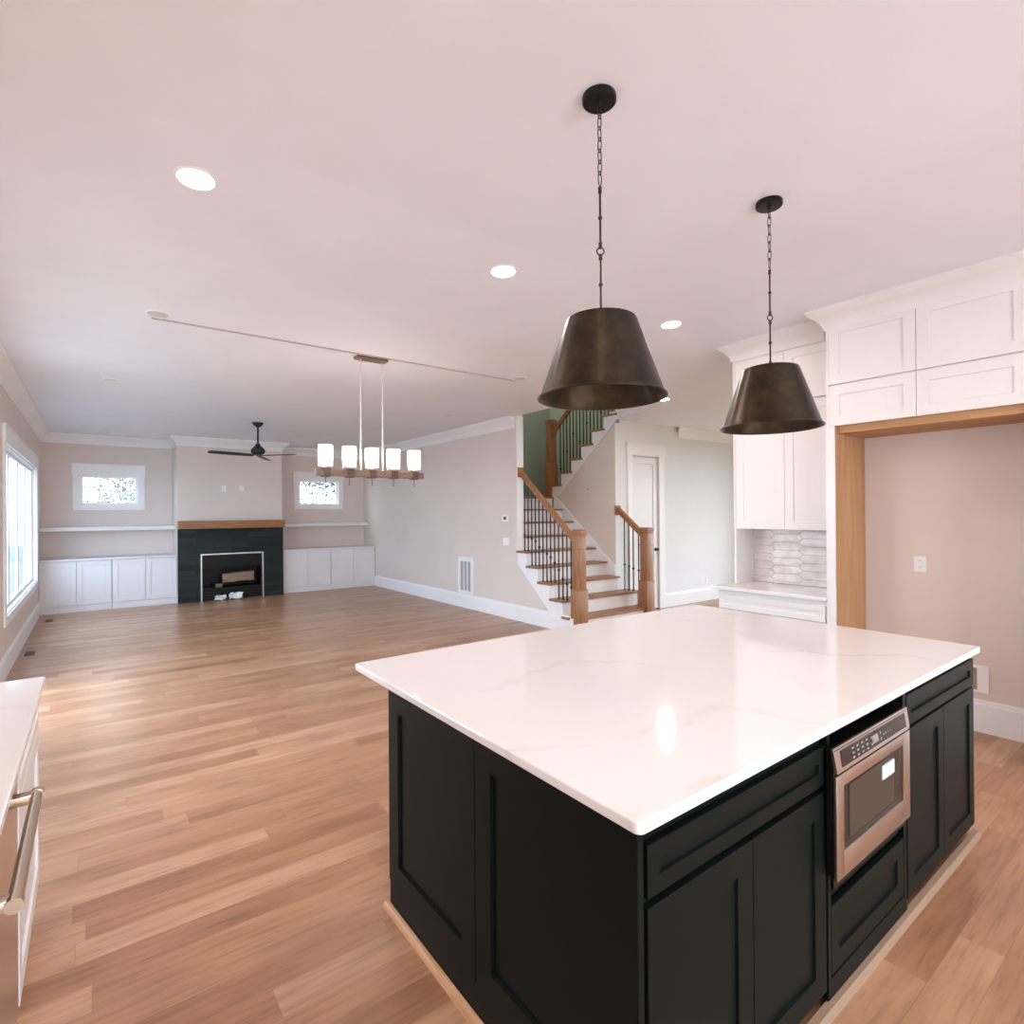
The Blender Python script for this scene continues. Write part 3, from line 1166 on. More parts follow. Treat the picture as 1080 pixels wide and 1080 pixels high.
# shoe moulding round the island foot
b = MB()
b.prism([(.950, 0), (.9735, 0), (.9735, .022), (.962, .021), (.953, .012)], 1, .80, 2.17)
struct('trim_4', b, SHOE, True)
b = MB()
b.prism([(.838, 0), (.838, .028), (.815, .026), (.808, .014), (.806, 0)], 0, .9737, 3.52)
struct('trim_5', b, mat('pale_shoe_molding', (.27, .175, .115), .5), True)

# ------------------------------------------------------------------ pendants
def pendant(loc, label, zshade, chain_gap=0):
    x, y, zt = loc
    p = thing('pendant_light', label, 'pendant light', (x, y, zt), 0, 'bronze pendants over the island')
    q = MB()
    q.lathe([(0, 0), (.062, 0), (.064, -.004), (.064, -.022), (.06, -.026), (.012, -.028), (.008, -.04), (0, -.04)], (0, 0, 0), 40)
    for a in (0.4, 0.4 + PI):
        q.ball((.04 * math.cos(a), .04 * math.sin(a), -.028), .005, 8)
    q.build('canopy', CANOPY, p)
    z = -.036
    zs = zshade[0] - zt          # top of shade
    total = zs - z               # negative
    lc = -total * .37            # chain length
    nl = 7
    ch = MB()
    pitch_ = lc / nl
    for i in range(nl):
        cz = z - pitch_ * (i + .5)
        hh = pitch_ * .66
        pts = []
        for kk in range(16):
            a = 2 * PI * kk / 16
            u, v = .0085 * math.cos(a), hh * math.sin(a)
            pts.append((u, 0, cz + v) if i % 2 == 0 else (0, u, cz + v))
        ch.tube(pts, .0022, 6, True)
    ch.build('chain', CHAIN, p)
    z -= lc
    lr = (-(zs) + z) / 2
    for i in range(2):
        rd = MB()
        a0, a1 = z - lr * i, z - lr * (i + 1)
        rd.tube([(0, 0, a0 - .018), (0, 0, a1 + .018)], .0042, 10)
        rd.ball((0, 0, (a0 + a1) / 2), .0085, 12)
        for zz in (a0 - .022, a1 + .022):
            rd.lathe([(.0042, -.012), (.0075, -.01), (.0075, -.004), (.006, 0), (.0075, .004), (.0075, .01), (.0042, .012)], (0, 0, zz), 12)
        pts = [(.0135 * .8 * math.cos(t), -.0135 * .6 * math.cos(t), a1 + .0135 * math.sin(t)) for t in [2 * PI * kk / 16 for kk in range(16)]]
        rd.tube(pts, .003, 6, True)
        rd.build('rod', CHAIN, p)
    hs = zshade[0] - zshade[1]
    rt, rb = .135, .236
    sh = MB()
    prof = [(.012, zs + .004), (.02, zs), (rt - .012, zs - .004), (rt - .004, zs - .007), (rt, zs - .014), (rb - .004, zs - hs + .012), (rb + .004, zs - hs + .005), (rb + .008, zs - hs + .001), (rb + .006, zs - hs - .003),
            (rb, zs - hs), (rb - .008, zs - hs + .012), (rt - .005, zs - .018), (rt - .016, zs - .010), (0.012, zs - .008)]
    sh.lathe(prof, (0, 0, 0), 72)
    sh.build('lamp_shade', BRONZE, p)
    so = MB()
    so.lathe([(0, zs + .02), (.012, zs + .018), (.013, zs), (.02, zs - .012), (.022, zs - .07), (0, zs - .07)], (0, 0, 0), 20)
    so.build('socket', CANOPY, p)
    bu = MB()
    bu.lathe([(0, zs - .17), (.018, zs - .165), (.03, zs - .14), (.028, zs - .115), (.014, zs - .085), (.013, zs - .071), (0, zs - .071)], (0, 0, 0), 20)
    bu.build('bulb', mat('unlit_frosted_bulb', (.7, .68, .64), .3), p)
    return p


pendant((1.541, 1.473, ZK), 'nearer bronze cone pendant hanging over the left half of the island', (2.366, 2.064))
pendant((2.765, 1.463, ZK), 'farther bronze cone pendant hanging before the white wall cabinets', (2.362, 2.056))


# ------------------------------------------------------------------ recessed lamps
def recessed(x, y, lit, label, group, r=.078, flat=None):
    z = zc(y)
    t = thing('recessed_light', label, 'ceiling light', (x, y, z), 0, group)
    if YK < y < YS:
        t.rotation_euler = (-math.atan((ZK - ZL) / (YS - YK)), 0, 0)
    q = MB()
    q.lathe([(r + .012, 0), (r + .012, -.003), (r + .006, -.007), (r, -.007), (r - .004, -.002), (r - .004, 0)], (0, 0, 0), 40)
    q.build('trim_ring', PLASTIC, t)
    q = MB()
    q.lathe([(0, -.003), (r - .004, -.003)], (0, 0, 0), 40)
    q.build('lens', LED if lit else LENSOFF, t)
    if lit:
        l = bpy.data.lights.new('lamp', 'AREA')
        l.shape = 'DISK'
        l.size = r * 1.9
        l.energy = LAMP_W
        l.color = LAMP_COLOR
        o = bpy.data.objects.new('lamp', l)
        o.location = (0, 0, -.009)
        o.parent = t
        C.objects.link(o)
    return t


recessed(.387, 2.93, True, 'lit recessed ceiling light nearest the left side of the kitchen', 'lit recessed lights in the kitchen')
recessed(2.125, 2.89, True, 'lit recessed ceiling light left of the nearer bronze pendant', 'lit recessed lights in the kitchen')
recessed(3.86, 2.89, True, 'lit recessed ceiling light between the two bronze pendants', 'lit recessed lights in the kitchen')
recessed(6.0, 4.62, True, 'lit recessed ceiling light behind the rim of the nearer pendant, toward the stairs', 'lit recessed lights in the kitchen')
for x, y in ((.387, .4), (2.125, -.9), (3.3, -.9), (.387, -1.9)):  # unseen lamps added for more light in the kitchen
    recessed(x, y, True, 'lit recessed ceiling light added out of view behind the viewer', 'added lights behind the viewer')
recessed(.383, 4.79, False, 'unlit recessed ceiling disc left of the chandelier, nearest of the left row', 'unlit recessed lights in the living room', .07)
recessed(.157, 7.375, False, 'unlit recessed ceiling disc in the left row, midway down the living room', 'unlit recessed lights in the living room', .07)
recessed(.19, 11.5, False, 'unlit recessed ceiling disc above the left alcove window', 'unlit recessed lights in the living room', .07)
recessed(3.74, 4.80, False, 'unlit recessed ceiling disc right of the chandelier canopy', 'unlit recessed lights in the living room', .07)
recessed(4.209, 7.125, False, 'unlit recessed ceiling disc near the right crown moulding', 'unlit recessed lights in the living room', .07)

t = thing('recessed_light', 'unseen lit recessed light added high above the stairs to brighten the stairwell', 'ceiling light', (6.4, 8.3, 5.6), 0)
q = MB()  # added lamp, never in view, lights the green walls and stairs
q.lathe([(0, -.004), (.075, -.004), (.09, -.006), (.09, 0)], (0, 0, 0), 32)
q.build('lens', LED, t)
l = bpy.data.lights.new('lamp', 'AREA')
l.shape = 'DISK'
l.size = .15
l.energy = 20
l.color = LAMP_COLOR
o = bpy.data.objects.new('lamp', l)
o.location = (0, 0, -.012)
o.parent = t
C.objects.link(o)

# ------------------------------------------------------------------ chandelier
cx, cy = 2.095, 4.96
ch = thing('chandelier', 'linear wooden beam chandelier with five lit glass cylinders hung on two rods', 'chandelier', (cx, cy, ZL), 0)
q = MB().box(-.15, -.055, -.028, .15, .055, 0, .004)
q.build('canopy', WOODCH, ch, False)
zb = 2.005 - ZL
for sx in (-.108, .108):
    q = MB()
    q.tube([(sx, 0, -.11), (sx, 0, zb + .03)], .0075, 12)
    pts = [(sx + .013 * math.cos(a), 0, -.062 + .02 * math.sin(a)) for a in [2 * PI * k_ / 14 for k_ in range(14)]]
    q.tube(pts, .0028, 6, True)
    pts = [(sx, .010 * math.cos(a), -.092 + .018 * math.sin(a)) for a in [2 * PI * k_ / 14 for k_ in range(14)]]
    q.tube(pts, .0028, 6, True)
    q.cyl((sx, 0, -.044), .012, .018, 12)
    q.build('rod', SILVER, ch)
q = MB().box(-.53, -.035, zb - .03, .53, .035, zb + .03, .005)
q.build('beam', WOODCH, ch, False)
for sx in (-.437, -.2175, 0, .2175, .437):
    q = MB()
    q.box(sx - .034, -.043, zb - .039, sx + .034, .043, zb + .039, .006)
    q.build('strap', WOODBAND, ch, False)
    q = MB()
    q.lathe([(0, zb + .039), (.046, zb + .039), (.048, zb + .045), (.03, zb + .052), (.02, zb + .06), (.02, zb + .095), (0, zb + .095)], (sx, 0, 0), 24)
    q.build('socket', SILVER, ch)
    q = MB()
    q.lathe([(.050, zb + .053), (.062, zb + .054), (.064, zb + .06), (.064, zb + .245), (.061, zb + .245), (.061, zb + .06), (.050, zb + .057)], (sx, 0, 0), 40)
    q.build('glass_shade', SEEDED, ch)
    q = MB()
    q.lathe([(0, zb + .19), (.012, zb + .186), (.024, zb + .165), (.024, zb + .145), (.013, zb + .11), (.012, zb + .096), (0, zb + .096)], (sx, 0, 0), 18)
    q.build('bulb', BULB, ch)
    l = bpy.data.lights.new('lamp', 'POINT')
    l.energy = 0.8
    l.color = LAMP_COLOR
    l.shadow_soft_size = .025
    o = bpy.data.objects.new('lamp', l)
    o.location = (sx, 0, zb + .215)
    o.parent = ch
    C.objects.link(o)
    q = MB()
    q.tube([(sx, 0, zb - .039), (sx, 0, zb - .10)], .0035, 8)
    q.ball((sx, 0, zb - .104), .006, 8)
    q.build('finial', CHAIN, ch)

# ------------------------------------------------------------------ ceiling fan
fx, fy = 2.10, 9.50
fan = thing('ceiling_fan', 'matte black three blade ceiling fan in front of the chimney breast', 'ceiling fan', (fx, fy, ZL), 0)
TILT = Matrix.Translation((0, 0, -.487)) @ Matrix.Rotation(math.radians(1.2), 4, 'Y') @ Matrix.Translation((0, 0, .450))
q = MB().lathe([(0, 0), (.085, 0), (.085, -.012), (.06, -.05), (.02, -.075), (0, -.075)], (0, 0, 0), 32)
q.build('canopy', FANBLK, fan)
MB().tube([(0, 0, -.07), (0, 0, -.36)], .014, 14).build('downrod', FANBLK, fan)
q = MB().lathe([(0, -.33), (.03, -.335), (.045, -.37), (.095, -.42), (.105, -.44), (.105, -.475), (.08, -.50), (.03, -.515), (0, -.515)], (0, 0, 0), 32)
q.build('motor', FANBLK, fan)
for a in (math.radians(185), math.radians(305), math.radians(65)):
    q = MB()
    X = TILT @ Matrix.Rotation(a, 4, 'Z') @ Matrix.Translation((0, 0, -.487)) @ Matrix.Rotation(math.radians(11), 4, 'X')
    q.X = X
    sec = [(.06, -.045, .04), (.14, -.05, .05), (.25, -.062, .06), (.45, -.066, .062), (.62, -.062, .058), (.69, -.056, .05), (.715, -.04, .03)]
    vs = []
    for xx, ya, yb in sec:
        vs += [(xx, ya, -.006), (xx, yb, -.006), (xx, yb, .006), (xx, ya, .006)]
    fs = [(0, 1, 2, 3), tuple(4 * (len(sec) - 1) + i for i in (3, 2, 1, 0))]
    for i in range(len(sec) - 1):
        for j_ in range(4):
            fs.append((4 * i + j_, 4 * i + 4 + j_, 4 * i + 4 + (j_ + 1) % 4, 4 * i + (j_ + 1) % 4))
    q.add(vs, fs)
    q.build('blade', FANBLK, fan)

# ------------------------------------------------------------------ fireplace
fp = thing('fireplace', 'fireplace surround of dark slate tile with thin silver frame below the mantel', 'fireplace', (1.24, 11.90, 0), 0)
c = MB()
for a in ((0, 0, 0, .37, .049, 1.375), (1.48, 0, 0, 1.86, .049, 1.375), (.37, 0, .895, 1.48, .049, 1.375)):
    c.box(*a)
c.build('tile_surround', TILE, fp, False)
c = MB()
t_ = .022
c.box(.37, -.008, 0, .37 + t_, .05, .895)
c.box(1.48 - t_, -.008, 0, 1.48, .05, .895)
c.box(.37 + t_, -.008, .895 - t_, 1.48 - t_, .05, .895)
c.build('metal_frame', SILVER, fp, False)
c = MB()
c.box(.395, .44, .0, 1.455, .46, .87)
c.box(.395, .06, .0, .41, .44, .87)
c.box(1.44, .06, .0, 1.455, .44, .87)
c.box(.41, .06, .855, 1.44, .44, .87)
c.box(.41, .05, .0, 1.44, .44, .235)
c.box(.41, .04, .62, 1.44, .055, .855)
for i in range(4):
    c.box(.42, .034, .03 + .05 * i, 1.43, .05, .05 + .05 * i)
c.build('firebox', FIREBOX, fp, False)
c = MB()
for i in range(3):
    c.cyl((.6, .18 + .07 * i, .275 + .0 * i), .035, .62, 12, 0)
c.build('log_grate', FIREBOX, fp)

# wrapped bundle in the firebox
def crumple(sx, sy, sz, amp, seed, lev=3):
    b_ = bmesh.new()
    bmesh.ops.create_cube(b_, size=1)
    for q_ in b_.verts:
        q_.co = Vector((q_.co.x * sx, q_.co.y * sy, q_.co.z * sz))
    bmesh.ops.subdivide_edges(b_, edges=b_.edges[:], cuts=lev, use_grid_fill=True)
    rnd = random.Random(seed)
    for q_ in b_.verts:
        q_.co += Vector((rnd.uniform(-1, 1), rnd.uniform(-1, 1), rnd.uniform(-1, 1))) * amp
    zmin = min(q_.co.z for q_ in b_.verts)
    for q_ in b_.verts:
        q_.co.z -= zmin
    return MB().bm(b_)


KR2 = mat('shiny_brown_plastic_wrap', (.24, .155, .095), .18, spec=.8)
o = crumple(.56, .10, .17, .012, 3, 5).build('wrapped_bundle', KR2)
o.location = (2.29, 12.06, .312)
o.rotation_euler = (0, -.04, 0)
tag(o, 'brown plastic wrapped bundle lying inside the black firebox', 'package')
o = crumple(.12, .07, .06, .01, 8, 3).build('small_packet', mat('olive_packet', (.16, .15, .11), .5))
o.location = (1.93, 12.0, .236)
tag(o, 'small greenish packet at the left edge of the firebox ledge', 'package')
o = crumple(.17, .09, .07, .024, 11, 3).build('crumpled_paper', PAPER)
o.location = (1.93, 11.82, .0)
tag(o, 'left of two crumpled white papers on the floor before the fireplace', 'paper', 'crumpled papers before the fireplace')
o = crumple(.21, .10, .085, .026, 17, 3).build('crumpled_paper', PAPER)
o.location = (2.20, 11.83, .0)
tag(o, 'right, larger of two crumpled white papers on the floor before the fireplace', 'paper', 'crumpled papers before the fireplace')

m_ = MB().box(1.235, 11.74, 1.378, 3.10, 11.949, 1.525, .005)
tag(m_.build('mantel_shelf', MANTEL, None, False), 'thick brown wooden mantel beam above the dark fireplace', 'mantel')


# ------------------------------------------------------------------ alcove built-ins
def alcove_unit(x0, w, label, group):
    r = thing('built_in_cabinet', label, 'cabinet', (x0, 12.0, 0), 0, group)
    c = MB()
    c.box(0, .0215, .0, w, .62, .868)
    c.box(0, .008, .0, w, .0215, .105)
    c.build('cabinet_body', CABW, r, False)
    dw = (w - .02) / 2
    for i in range(2):
        MB().shaker(.008 + i * (dw + .004), .115, dw - .002, .745, stile=.075, rec=.010).build('door', CABW, r, False)
    return r


xa = XL + .002
alcove_unit(xa, .982, 'white two door low cabinet in the corner under the left alcove window', 'white built-in cabinets beside the fireplace')
alcove_unit(xa + .985, .982, 'white two door low cabinet touching the left side of the fireplace', 'white built-in cabinets beside the fireplace')
alcove_unit(3.103, 1.01, 'white two door low cabinet touching the right side of the fireplace', 'white built-in cabinets beside the fireplace')
alcove_unit(4.116, 1.01, 'white two door low cabinet in the right corner by the vent wall', 'white built-in cabinets beside the fireplace')
tag(MB().box(xa, 11.975, .869, 1.236, 12.645, .9, .004).build('wooden_counter', CABW, None, False), 'white wooden top over the low cabinets left of the fireplace', 'counter')
tag(MB().box(3.104, 11.975, .869, XR - .003, 12.645, .9, .004).build('wooden_counter', CABW, None, False), 'white wooden top over the low cabinets right of the fireplace', 'counter')
tag(MB().box(xa, 12.30, 1.37, 1.237, 12.648, 1.437, .003).build('floating_shelf', CABW, None, False), 'white floating shelf in the left alcove beneath the window', 'shelf')
tag(MB().box(3.103, 12.36, 1.37, XR - .002, 12.648, 1.437, .003).build('floating_shelf', CABW, None, False), 'white floating shelf in the right alcove beneath the window', 'shelf')


# ------------------------------------------------------------------ small wall fittings
def outlet(loc, rz, label, name='wall_outlet', cat='outlet', w=.075, h=.118, kind='outlet'):
    t = thing(name, label, cat, loc, rz)
    MB().box(-w / 2, -.006, -h / 2, w / 2, 0, h / 2, .003).build('cover_plate', PLASTIC, t, False)
    if kind == 'outlet':
        for s_ in (-.026, .026):
            q = MB()
            q.m(PLASTIC).box(-.017, -.008, s_ - .014, .017, -.0062, s_ + .014, .002)
            q.m(DARKSLOT).box(-.008, -.0088, s_ - .004, -.005, -.008, s_ + .007)
            q.box(.005, -.0088, s_ - .004, .008, -.008, s_ + .007)
            q.build('receptacle', PLASTIC, t, False)
    elif kind == 'switch':
        MB().box(-.016, -.009, -.033, .016, -.0062, .033, .002).build('rocker', PLASTIC, t, False)
    elif kind == 'box':
        MB().box(-.022, -.0075, -.04, .022, -.0062, .04).build('recess', DARKSLOT, t, False)
    elif kind == 'low':
        MB().box(-w / 2 + .012, -.009, -h / 2 + .02, 0, -.0062, h / 2 - .02).build('receptacle', mat('grey_recess', (.3, .26, .22), .7), t, False)
    return t


outlet((2.02, YBR, 2.145), 0, 'left white outlet plate high on the chimney breast above the mantel')
outlet((2.34, YBR, 2.150), 0, 'right white outlet plate high on the chimney breast above the mantel')
outlet((XK, 1.552, 1.204), W, 'white double outlet at mid height inside the refrigerator recess', w=.085, h=.125)
outlet((XK, 1.205, .385), W, 'white water line box low on the recess wall behind the island', 'outlet_box', 'outlet', .14, .20, 'low')
outlet((9.0, YD, .385), 0, 'low white outlet on the bright wall right of the door')
outlet((XR, 6.955, 1.19), W, 'white switch plate below the thermostat beside the stairs', 'light_switch', 'switch', .16, .115, 'switch')
t = thing('thermostat', 'small white thermostat with dark screen beside the stairs', 'thermostat', (XR, 6.96, 1.55), W)
MB().box(-.075, -.022, -.052, .075, 0, .052, .006).build('housing', PLASTIC, t, False)
MB().box(-.03, -.0235, -.022, .035, -.022, .022).build('screen', mat('thermostat_screen', (.05, .055, .05), .3), t, False)

t = thing('return_air_grille', 'white return air grille with three vertical slots low on the right wall', 'vent', (XR, 8.13, .245), W)
q = MB()
for a in ((-.235, -.014, 0, -.165, 0, .63), (.165, -.014, 0, .235, 0, .63), (-.165, -.014, 0, .165, 0, .05), (-.165, -.014, .555, .165, 0, .63)):
    q.box(*a)
q.build('frame', TRIM, t, False)
q = MB()
q.m(GRAYGR).box(-.165, -.003, .05, .165, 0, .555)
for i in range(26):
    z = .06 + .019 * i
    q.m(GRAYGR).add([(-.165, -.010, z), (.165, -.010, z), (.165, -.003, z + .012), (-.165, -.003, z + .012)], [(0, 1, 2, 3)])
q.m(TRIM)
for x in (-.055, .055):
    q.box(x - .012, -.013, .05, x + .012, -.003, .555)
q.build('louvres', None, t, False)

for loc, lab in (((-.61, 8.72, 0), 'dark floor register near the left window, closer to the camera'), ((-.56, 11.25, 0), 'dark floor register near the left built-in cabinets')):
    t = thing('floor_register', lab, 'vent', loc, 0, 'floor registers along the left wall')
    q = MB()
    q.m(mat('wood_register_frame', (.40, .28, .2), .5)).box(-.07, -.15, 0, .07, .15, .004)
    q.build('frame', None, t, False)
    q = MB()
    q.m(DARKGAP).box(-.045, -.125, .004, .045, .125, .006)
    q.m(mat('register_slat', (.16, .12, .09), .5))
    for i in range(9):
        q.box(-.045, -.115 + .028 * i, .006, .045, -.107 + .028 * i, .008)
    q.build('grate', None, t, False)

# screw anchors left on the middle wall
t = MB()
for yy, zz, rr_ in ((6.60, 2.02, .011), (6.57, 1.92, .006), (6.62, 1.905, .006)):
    t.lathe([(0, 0), (rr_, 0), (rr_ * .6, .004), (0, .004)], (-(XM - .0005) if False else XM - .0045, yy, zz), 10, 0)
tag(t.build('screw_anchor', DARKSLOT), 'dark screw anchors in the beige wall between the stair flights', 'fixing')

# ------------------------------------------------------------------ kitchen right side
XFC = 4.63      # front of the refrigerator cabinets
fr = thing('wall_cabinet', 'white deep cabinet with four small doors above the empty refrigerator recess', 'cabinet', (XFC, 1.982, 0), W, 'white kitchen wall cabinets')
c = MB()
c.box(0, .0215, 2.318, 1.18, .557, 3.06)
c.build('cabinet_body', CABW, fr, False)
for x0, w in ((.0, .580), (.584, .594)):
    MB().shaker(x0, 2.618, w, .465, stile=.075).build('door', CABW, fr, False)
    MB().shaker(x0, 2.292, w, .315, stile=.075).build('door', CABW, fr, False)
rf = thing('refrigerator_panel', 'tall white edged plywood panel on the left of the refrigerator recess', 'panel', (XFC, 2.0, 0), W)
MB().box(.0, .0, 0, .017, .558, 3.06).build('outer_skin', CABW, rf, False)
MB().box(.0175, .004, 0, .062, .558, 2.285).build('inner_skin', PLY, rf, False)
MB().box(.0, -.016, 0, .064, -.0005, 2.289).build('face_stile', CABW, rf, False)
t = MB().box(XFC + .04, .802, 2.235, XK - .002, 1.936, 2.316)
o = t.build('header_beam', PLYY, None, False)
tag(o, 'raw plywood underside spanning the top of the refrigerator recess', 'wood panel')
b = MB()
crown_run(b, (XFC + .012, 2.003), (XFC + .012, .1), (-1, 0), ZK, 1, 0, k=.95)
crown_run(b, (XK, 2.003), (XFC + .012, 2.003), (0, 1), ZK, -1, 1, k=.95)
b.box(XFC + .013, .1, 3.06, XK, 2.002, ZK)
struct('trim_6', b, CABW, True)

pt = thing('added_pantry_cabinet', 'tall white pantry cabinet added out of view, closing and shading the refrigerator recess', 'cabinet', (XFC, .798, 0), W)
MB().box(0, .0215, 0, .9, .557, 3.06).build('cabinet_body', CABW, pt, False)  # unseen cabinet, added to keep rear daylight off the recess wall
for x0 in (.004, .453):
    MB().shaker(x0, .1, .443, 2.15, stile=.075).build('door', CABW, pt, False)
    MB().shaker(x0, 2.26, .443, .8, stile=.075).build('door', CABW, pt, False)

XU = 4.87
up = thing('wall_cabinet', 'white upper cabinet with two tall doors and two small top doors', 'cabinet', (XU, 2.945, 0), W, 'white kitchen wall cabinets')
c = MB()
c.box(0, .0215, 1.475, .925, .318, 3.04)
c.build('cabinet_body', CABW, up, False)
for x0, w in ((.022, .462), (.487, .436)):
    MB().shaker(x0, 1.465, w, 1.115, stile=.075).build('door', CABW, up, False)
    MB().shaker(x0, 2.594, w, .448, stile=.075).build('door', CABW, up, False)
MB().box(0, .0, 1.465, .019, .0215, 3.04).build('face_stile', CABW, up, False)
b = MB()
crown_run(b, (XU + .01, 2.947), (XU + .01, 2.11), (-1, 0), ZK - .0, 1, 0, k=.95)
crown_run(b, (XK, 2.947), (XU + .01, 2.947), (0, 1), ZK - .0, 0, 1, k=.95)
b.box(XU + .011, 2.005, 3.04, XK, 2.946, ZK - .012)
struct('trim_7', b, CABW, True)
# wall return below the upper cabinet, behind the counter end
sp = MB().box(XU + .005, 2.925, .9455, XK - .001, 2.944, 1.473)
tag(sp.build('cabinet_end_panel', CABW, None, False), 'pinkish white end panel between the side counter and upper cabinet', 'panel')

bc = thing('base_cabinet', 'white base cabinet with shallow top drawer under the side counter', 'cabinet', (4.605, 2.955, 0), W)
c = MB()
c.box(0, .0215, .1, .953, .58, .912)
c.box(.02, .08, 0, .953, .58, .1)
c.build('cabinet_body', CABW, bc, False)
MB().shaker(.012, .745, .928, .128, stile=.045).build('drawer', CABW, bc, False)
MB().shaker(.012, .11, .462, .628, stile=.07).build('door', CABW, bc, False)
MB().shaker(.478, .11, .462, .628, stile=.07).build('door', CABW, bc, False)
t = MB().box(4.575, 2.0035, .9151, XK - .002, 3.01, .945, .006, 3)
tag(t.build('side_countertop', QUARTZ, None, False), 'small white quartz counter under the upper cabinets beside the recess', 'countertop')

# elongated picket tiles
bs = thing('backsplash', 'backsplash of glossy elongated picket tiles above the small side counter', 'backsplash', (XK, 2.924, .947), W)
MB().box(0, -.004, 0, .90, -.0005, .526).build('grout', GROUT, bs, False)
q = MB()
tw, th, tip = .30, .074, .036
for cI in range(-1, 5):
    for rI in range(-1, 9):
        cxx = cI * (tw - tip) + .06
        czz = rI * th + (th / 2 if cI % 2 else 0) + .02
        e = .0022
        pts = [(cxx - tw / 2 + e, czz), (cxx - tw / 2 + tip, czz - th / 2 + e), (cxx + tw / 2 - tip, czz - th / 2 + e), (cxx + tw / 2 - e, czz), (cxx + tw / 2 - tip, czz + th / 2 - e), (cxx - tw / 2 + tip, czz + th / 2 - e)]
        # clip to the panel

        def clip(poly, ax, lim, keep):
            out = []
            for i_ in range(len(poly)):
                p_, n_ = poly[i_], poly[(i_ + 1) % len(poly)]
                ip, inn = keep * (p_[ax] - lim) >= 0, keep * (n_[ax] - lim) >= 0
                if ip:
                    out.append(p_)
                if ip != inn:
                    f_ = (lim - p_[ax]) / (n_[ax] - p_[ax])
                    out.append((p_[0] + f_ * (n_[0] - p_[0]), p_[1] + f_ * (n_[1] - p_[1])))
            return out
        for ax, lim, kp in ((0, .002, 1), (0, .898, -1), (1, .002, 1), (1, .524, -1)):
            pts = clip(pts, ax, lim, kp) if pts else pts
        if len(pts) < 3:
            continue
        tilt = random.uniform(-.0012, .0012)
        n_ = len(pts)
        vs = [(p_[0], -.004, p_[1]) for p_ in pts] + [(p_[0], -.011 + tilt * (1 if i_ % 2 else -1), p_[1]) for i_, p_ in enumerate(pts)]
        q.add(vs, [list(range(n_, 2 * n_))] + [[i_, (i_ + 1) % n_, n_ + (i_ + 1) % n_, n_ + i_] for i_ in range(n_)])
q.build('tiles', SPLASH, bs, False)

# ------------------------------------------------------------------ counter on the left with dishwasher
XC = -.168
lb = thing('base_cabinet', 'white narrow base cabinet at the far end of the left counter', 'cabinet', (XC - .022, 2.305, 0), E_)
c = MB()
c.box(0, .0215, .1, .79, .50, .912)
c.box(0, .08, 0, .77, .50, .1)
c.build('cabinet_body', CABW, lb, False)
MB().shaker(.006, .745, .778, .128, stile=.05).build('drawer', CABW, lb, False)
MB().shaker(.006, .105, .778, .632, stile=.07).build('door', CABW, lb, False)
dwm = thing('dishwasher', 'stainless dishwasher with long bar handle under the left counter', 'dishwasher', (XC - .024, 1.445, 0), E_)
MB().box(0, .03, .09, .855, .50, .905).build('housing', FIREBOX, dwm, False)
MB().box(.004, .0, .10, .851, .0295, .895, .004).build('door', STEEL, dwm, False)
hb = MB()
yb_, zb_ = -.063, .862
hb.tube([(.03, yb_, zb_), (.585, yb_, zb_)], .0135, 16)
hb.cyl((.022, yb_, zb_), .0155, .02, 16, 0)
hb.cyl((.573, yb_, zb_), .0155, .02, 16, 0)
hb.box(.553, yb_ - .008, zb_ - .016, .588, .0, zb_ + .010, .003)
hb.box(.032, yb_ - .008, zb_ - .016, .062, .0, zb_ + .010, .003)
hb.build('handle', NICKEL, dwm)
sk = thing('base_cabinet', 'white base cabinet below the nearest stretch of the left counter', 'cabinet', (XC - .022, .2, 0), E_)
c = MB()
c.box(0, .0215, .1, 1.24, .50, .912)
c.build('cabinet_body', CABW, sk, False)
for x0 in (.006, .625):
    MB().shaker(x0, .105, .61, .77, stile=.07).build('door', CABW, sk, False)
t = MB().box(XL + .004, .2, .9151, XC, 3.115, .945, .006, 3)
tag(t.build('left_countertop', QUARTZ, None, False), 'white quartz counter running along the left edge of the picture', 'countertop')

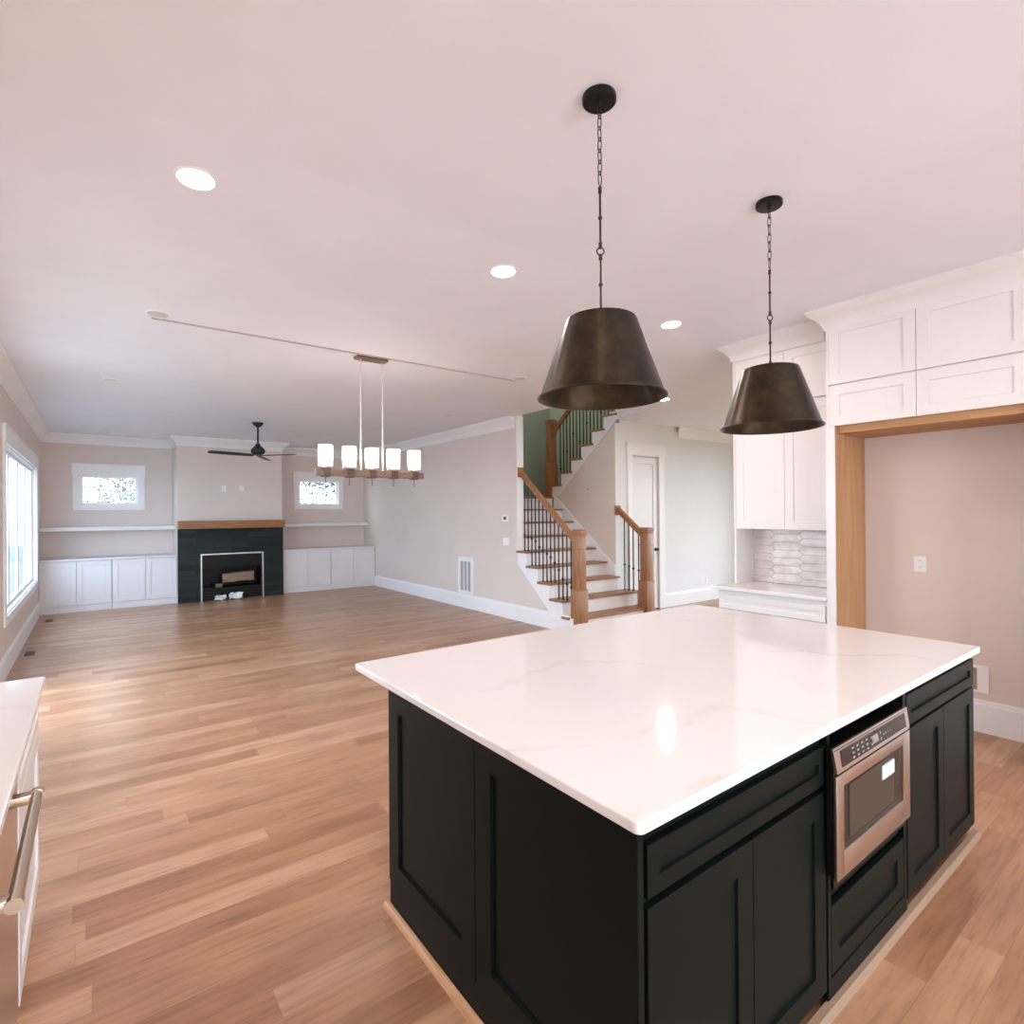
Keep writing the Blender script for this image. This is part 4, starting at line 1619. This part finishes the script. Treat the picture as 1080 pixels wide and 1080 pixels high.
# ------------------------------------------------------------------ outdoors
b = MB().box(-40, 0, -.3, XL - .5, 45, -.15)
struct('ground_terrace', b, paint('grey_deck_boards', (.30, .30, .29), .8))
b = MB().box(XL - .49, YB + .5, -.6, 40, 60, -.4)
b.box(XF + .5, -40, -.6, 40, YB + .5, -.4)
struct('ground', b, GRASS)
b = MB().box(XL - .5, -14, -.3, XF + .5, YREAR - .13, -.15)
struct('ground_patio', b, PATIO)


def tree(x, y, h, spread, seed, label, leafmat, nleaf, leaf):
    rnd = random.Random(seed)
    t = thing('tree', label, 'tree', (x, y, -.4), 0, 'trees behind the house')
    q = MB()
    q.tube([(0, 0, 0), (.05, 0, h * .4), (-.04, .05, h * .75), (0, 0, h)], [.13, .10, .06, .02], 8)
    tips = []
    for i in range(26):
        z = h * rnd.uniform(.25, .97)
        a = rnd.uniform(0, 2 * PI)
        l_ = spread * rnd.uniform(.5, 1) * (1.15 - z / h * .6)
        p1 = (l_ * .55 * math.cos(a), l_ * .55 * math.sin(a), z + l_ * .18)
        p2 = (l_ * math.cos(a + .15), l_ * math.sin(a + .15), z + l_ * rnd.uniform(.1, .4))
        q.tube([(0, 0, z), p1, p2], [.035, .022, .006], 5)
        tips += [p1, p2, tuple((u + v) / 2 for u, v in zip(p1, p2))]
    q.build('trunk', BARK, t)
    q = MB()
    for i in range(nleaf):
        c_ = Vector(rnd.choice(tips)) + Vector((rnd.gauss(0, .35), rnd.gauss(0, .35), rnd.gauss(0, .3)))
        u = Vector((rnd.uniform(-1, 1), rnd.uniform(-1, 1), rnd.uniform(-1, 1))).normalized()
        v = u.orthogonal().normalized()
        s_ = leaf * rnd.uniform(.6, 1.3)
        q.add([tuple(c_ - u * s_), tuple(c_ + v * s_ * .5), tuple(c_ + u * s_), tuple(c_ - v * s_ * .5)], [(0, 1, 2, 3)])
    q.build('foliage', leafmat, t, False)


tree(1.7, 17.5, 5.0, 2.2, 1, 'pale bare branched tree seen through the left alcove window', LEAF, 4500, .07)
tree(6.4, 18.0, 5.5, 2.0, 2, 'blue green leafy tree seen through the right alcove window', LEAF2, 8000, .085)
tree(4.9, 24.0, 6.0, 2.0, 5, 'taller leafy tree farther behind the right alcove window', LEAF2, 2200, .10)
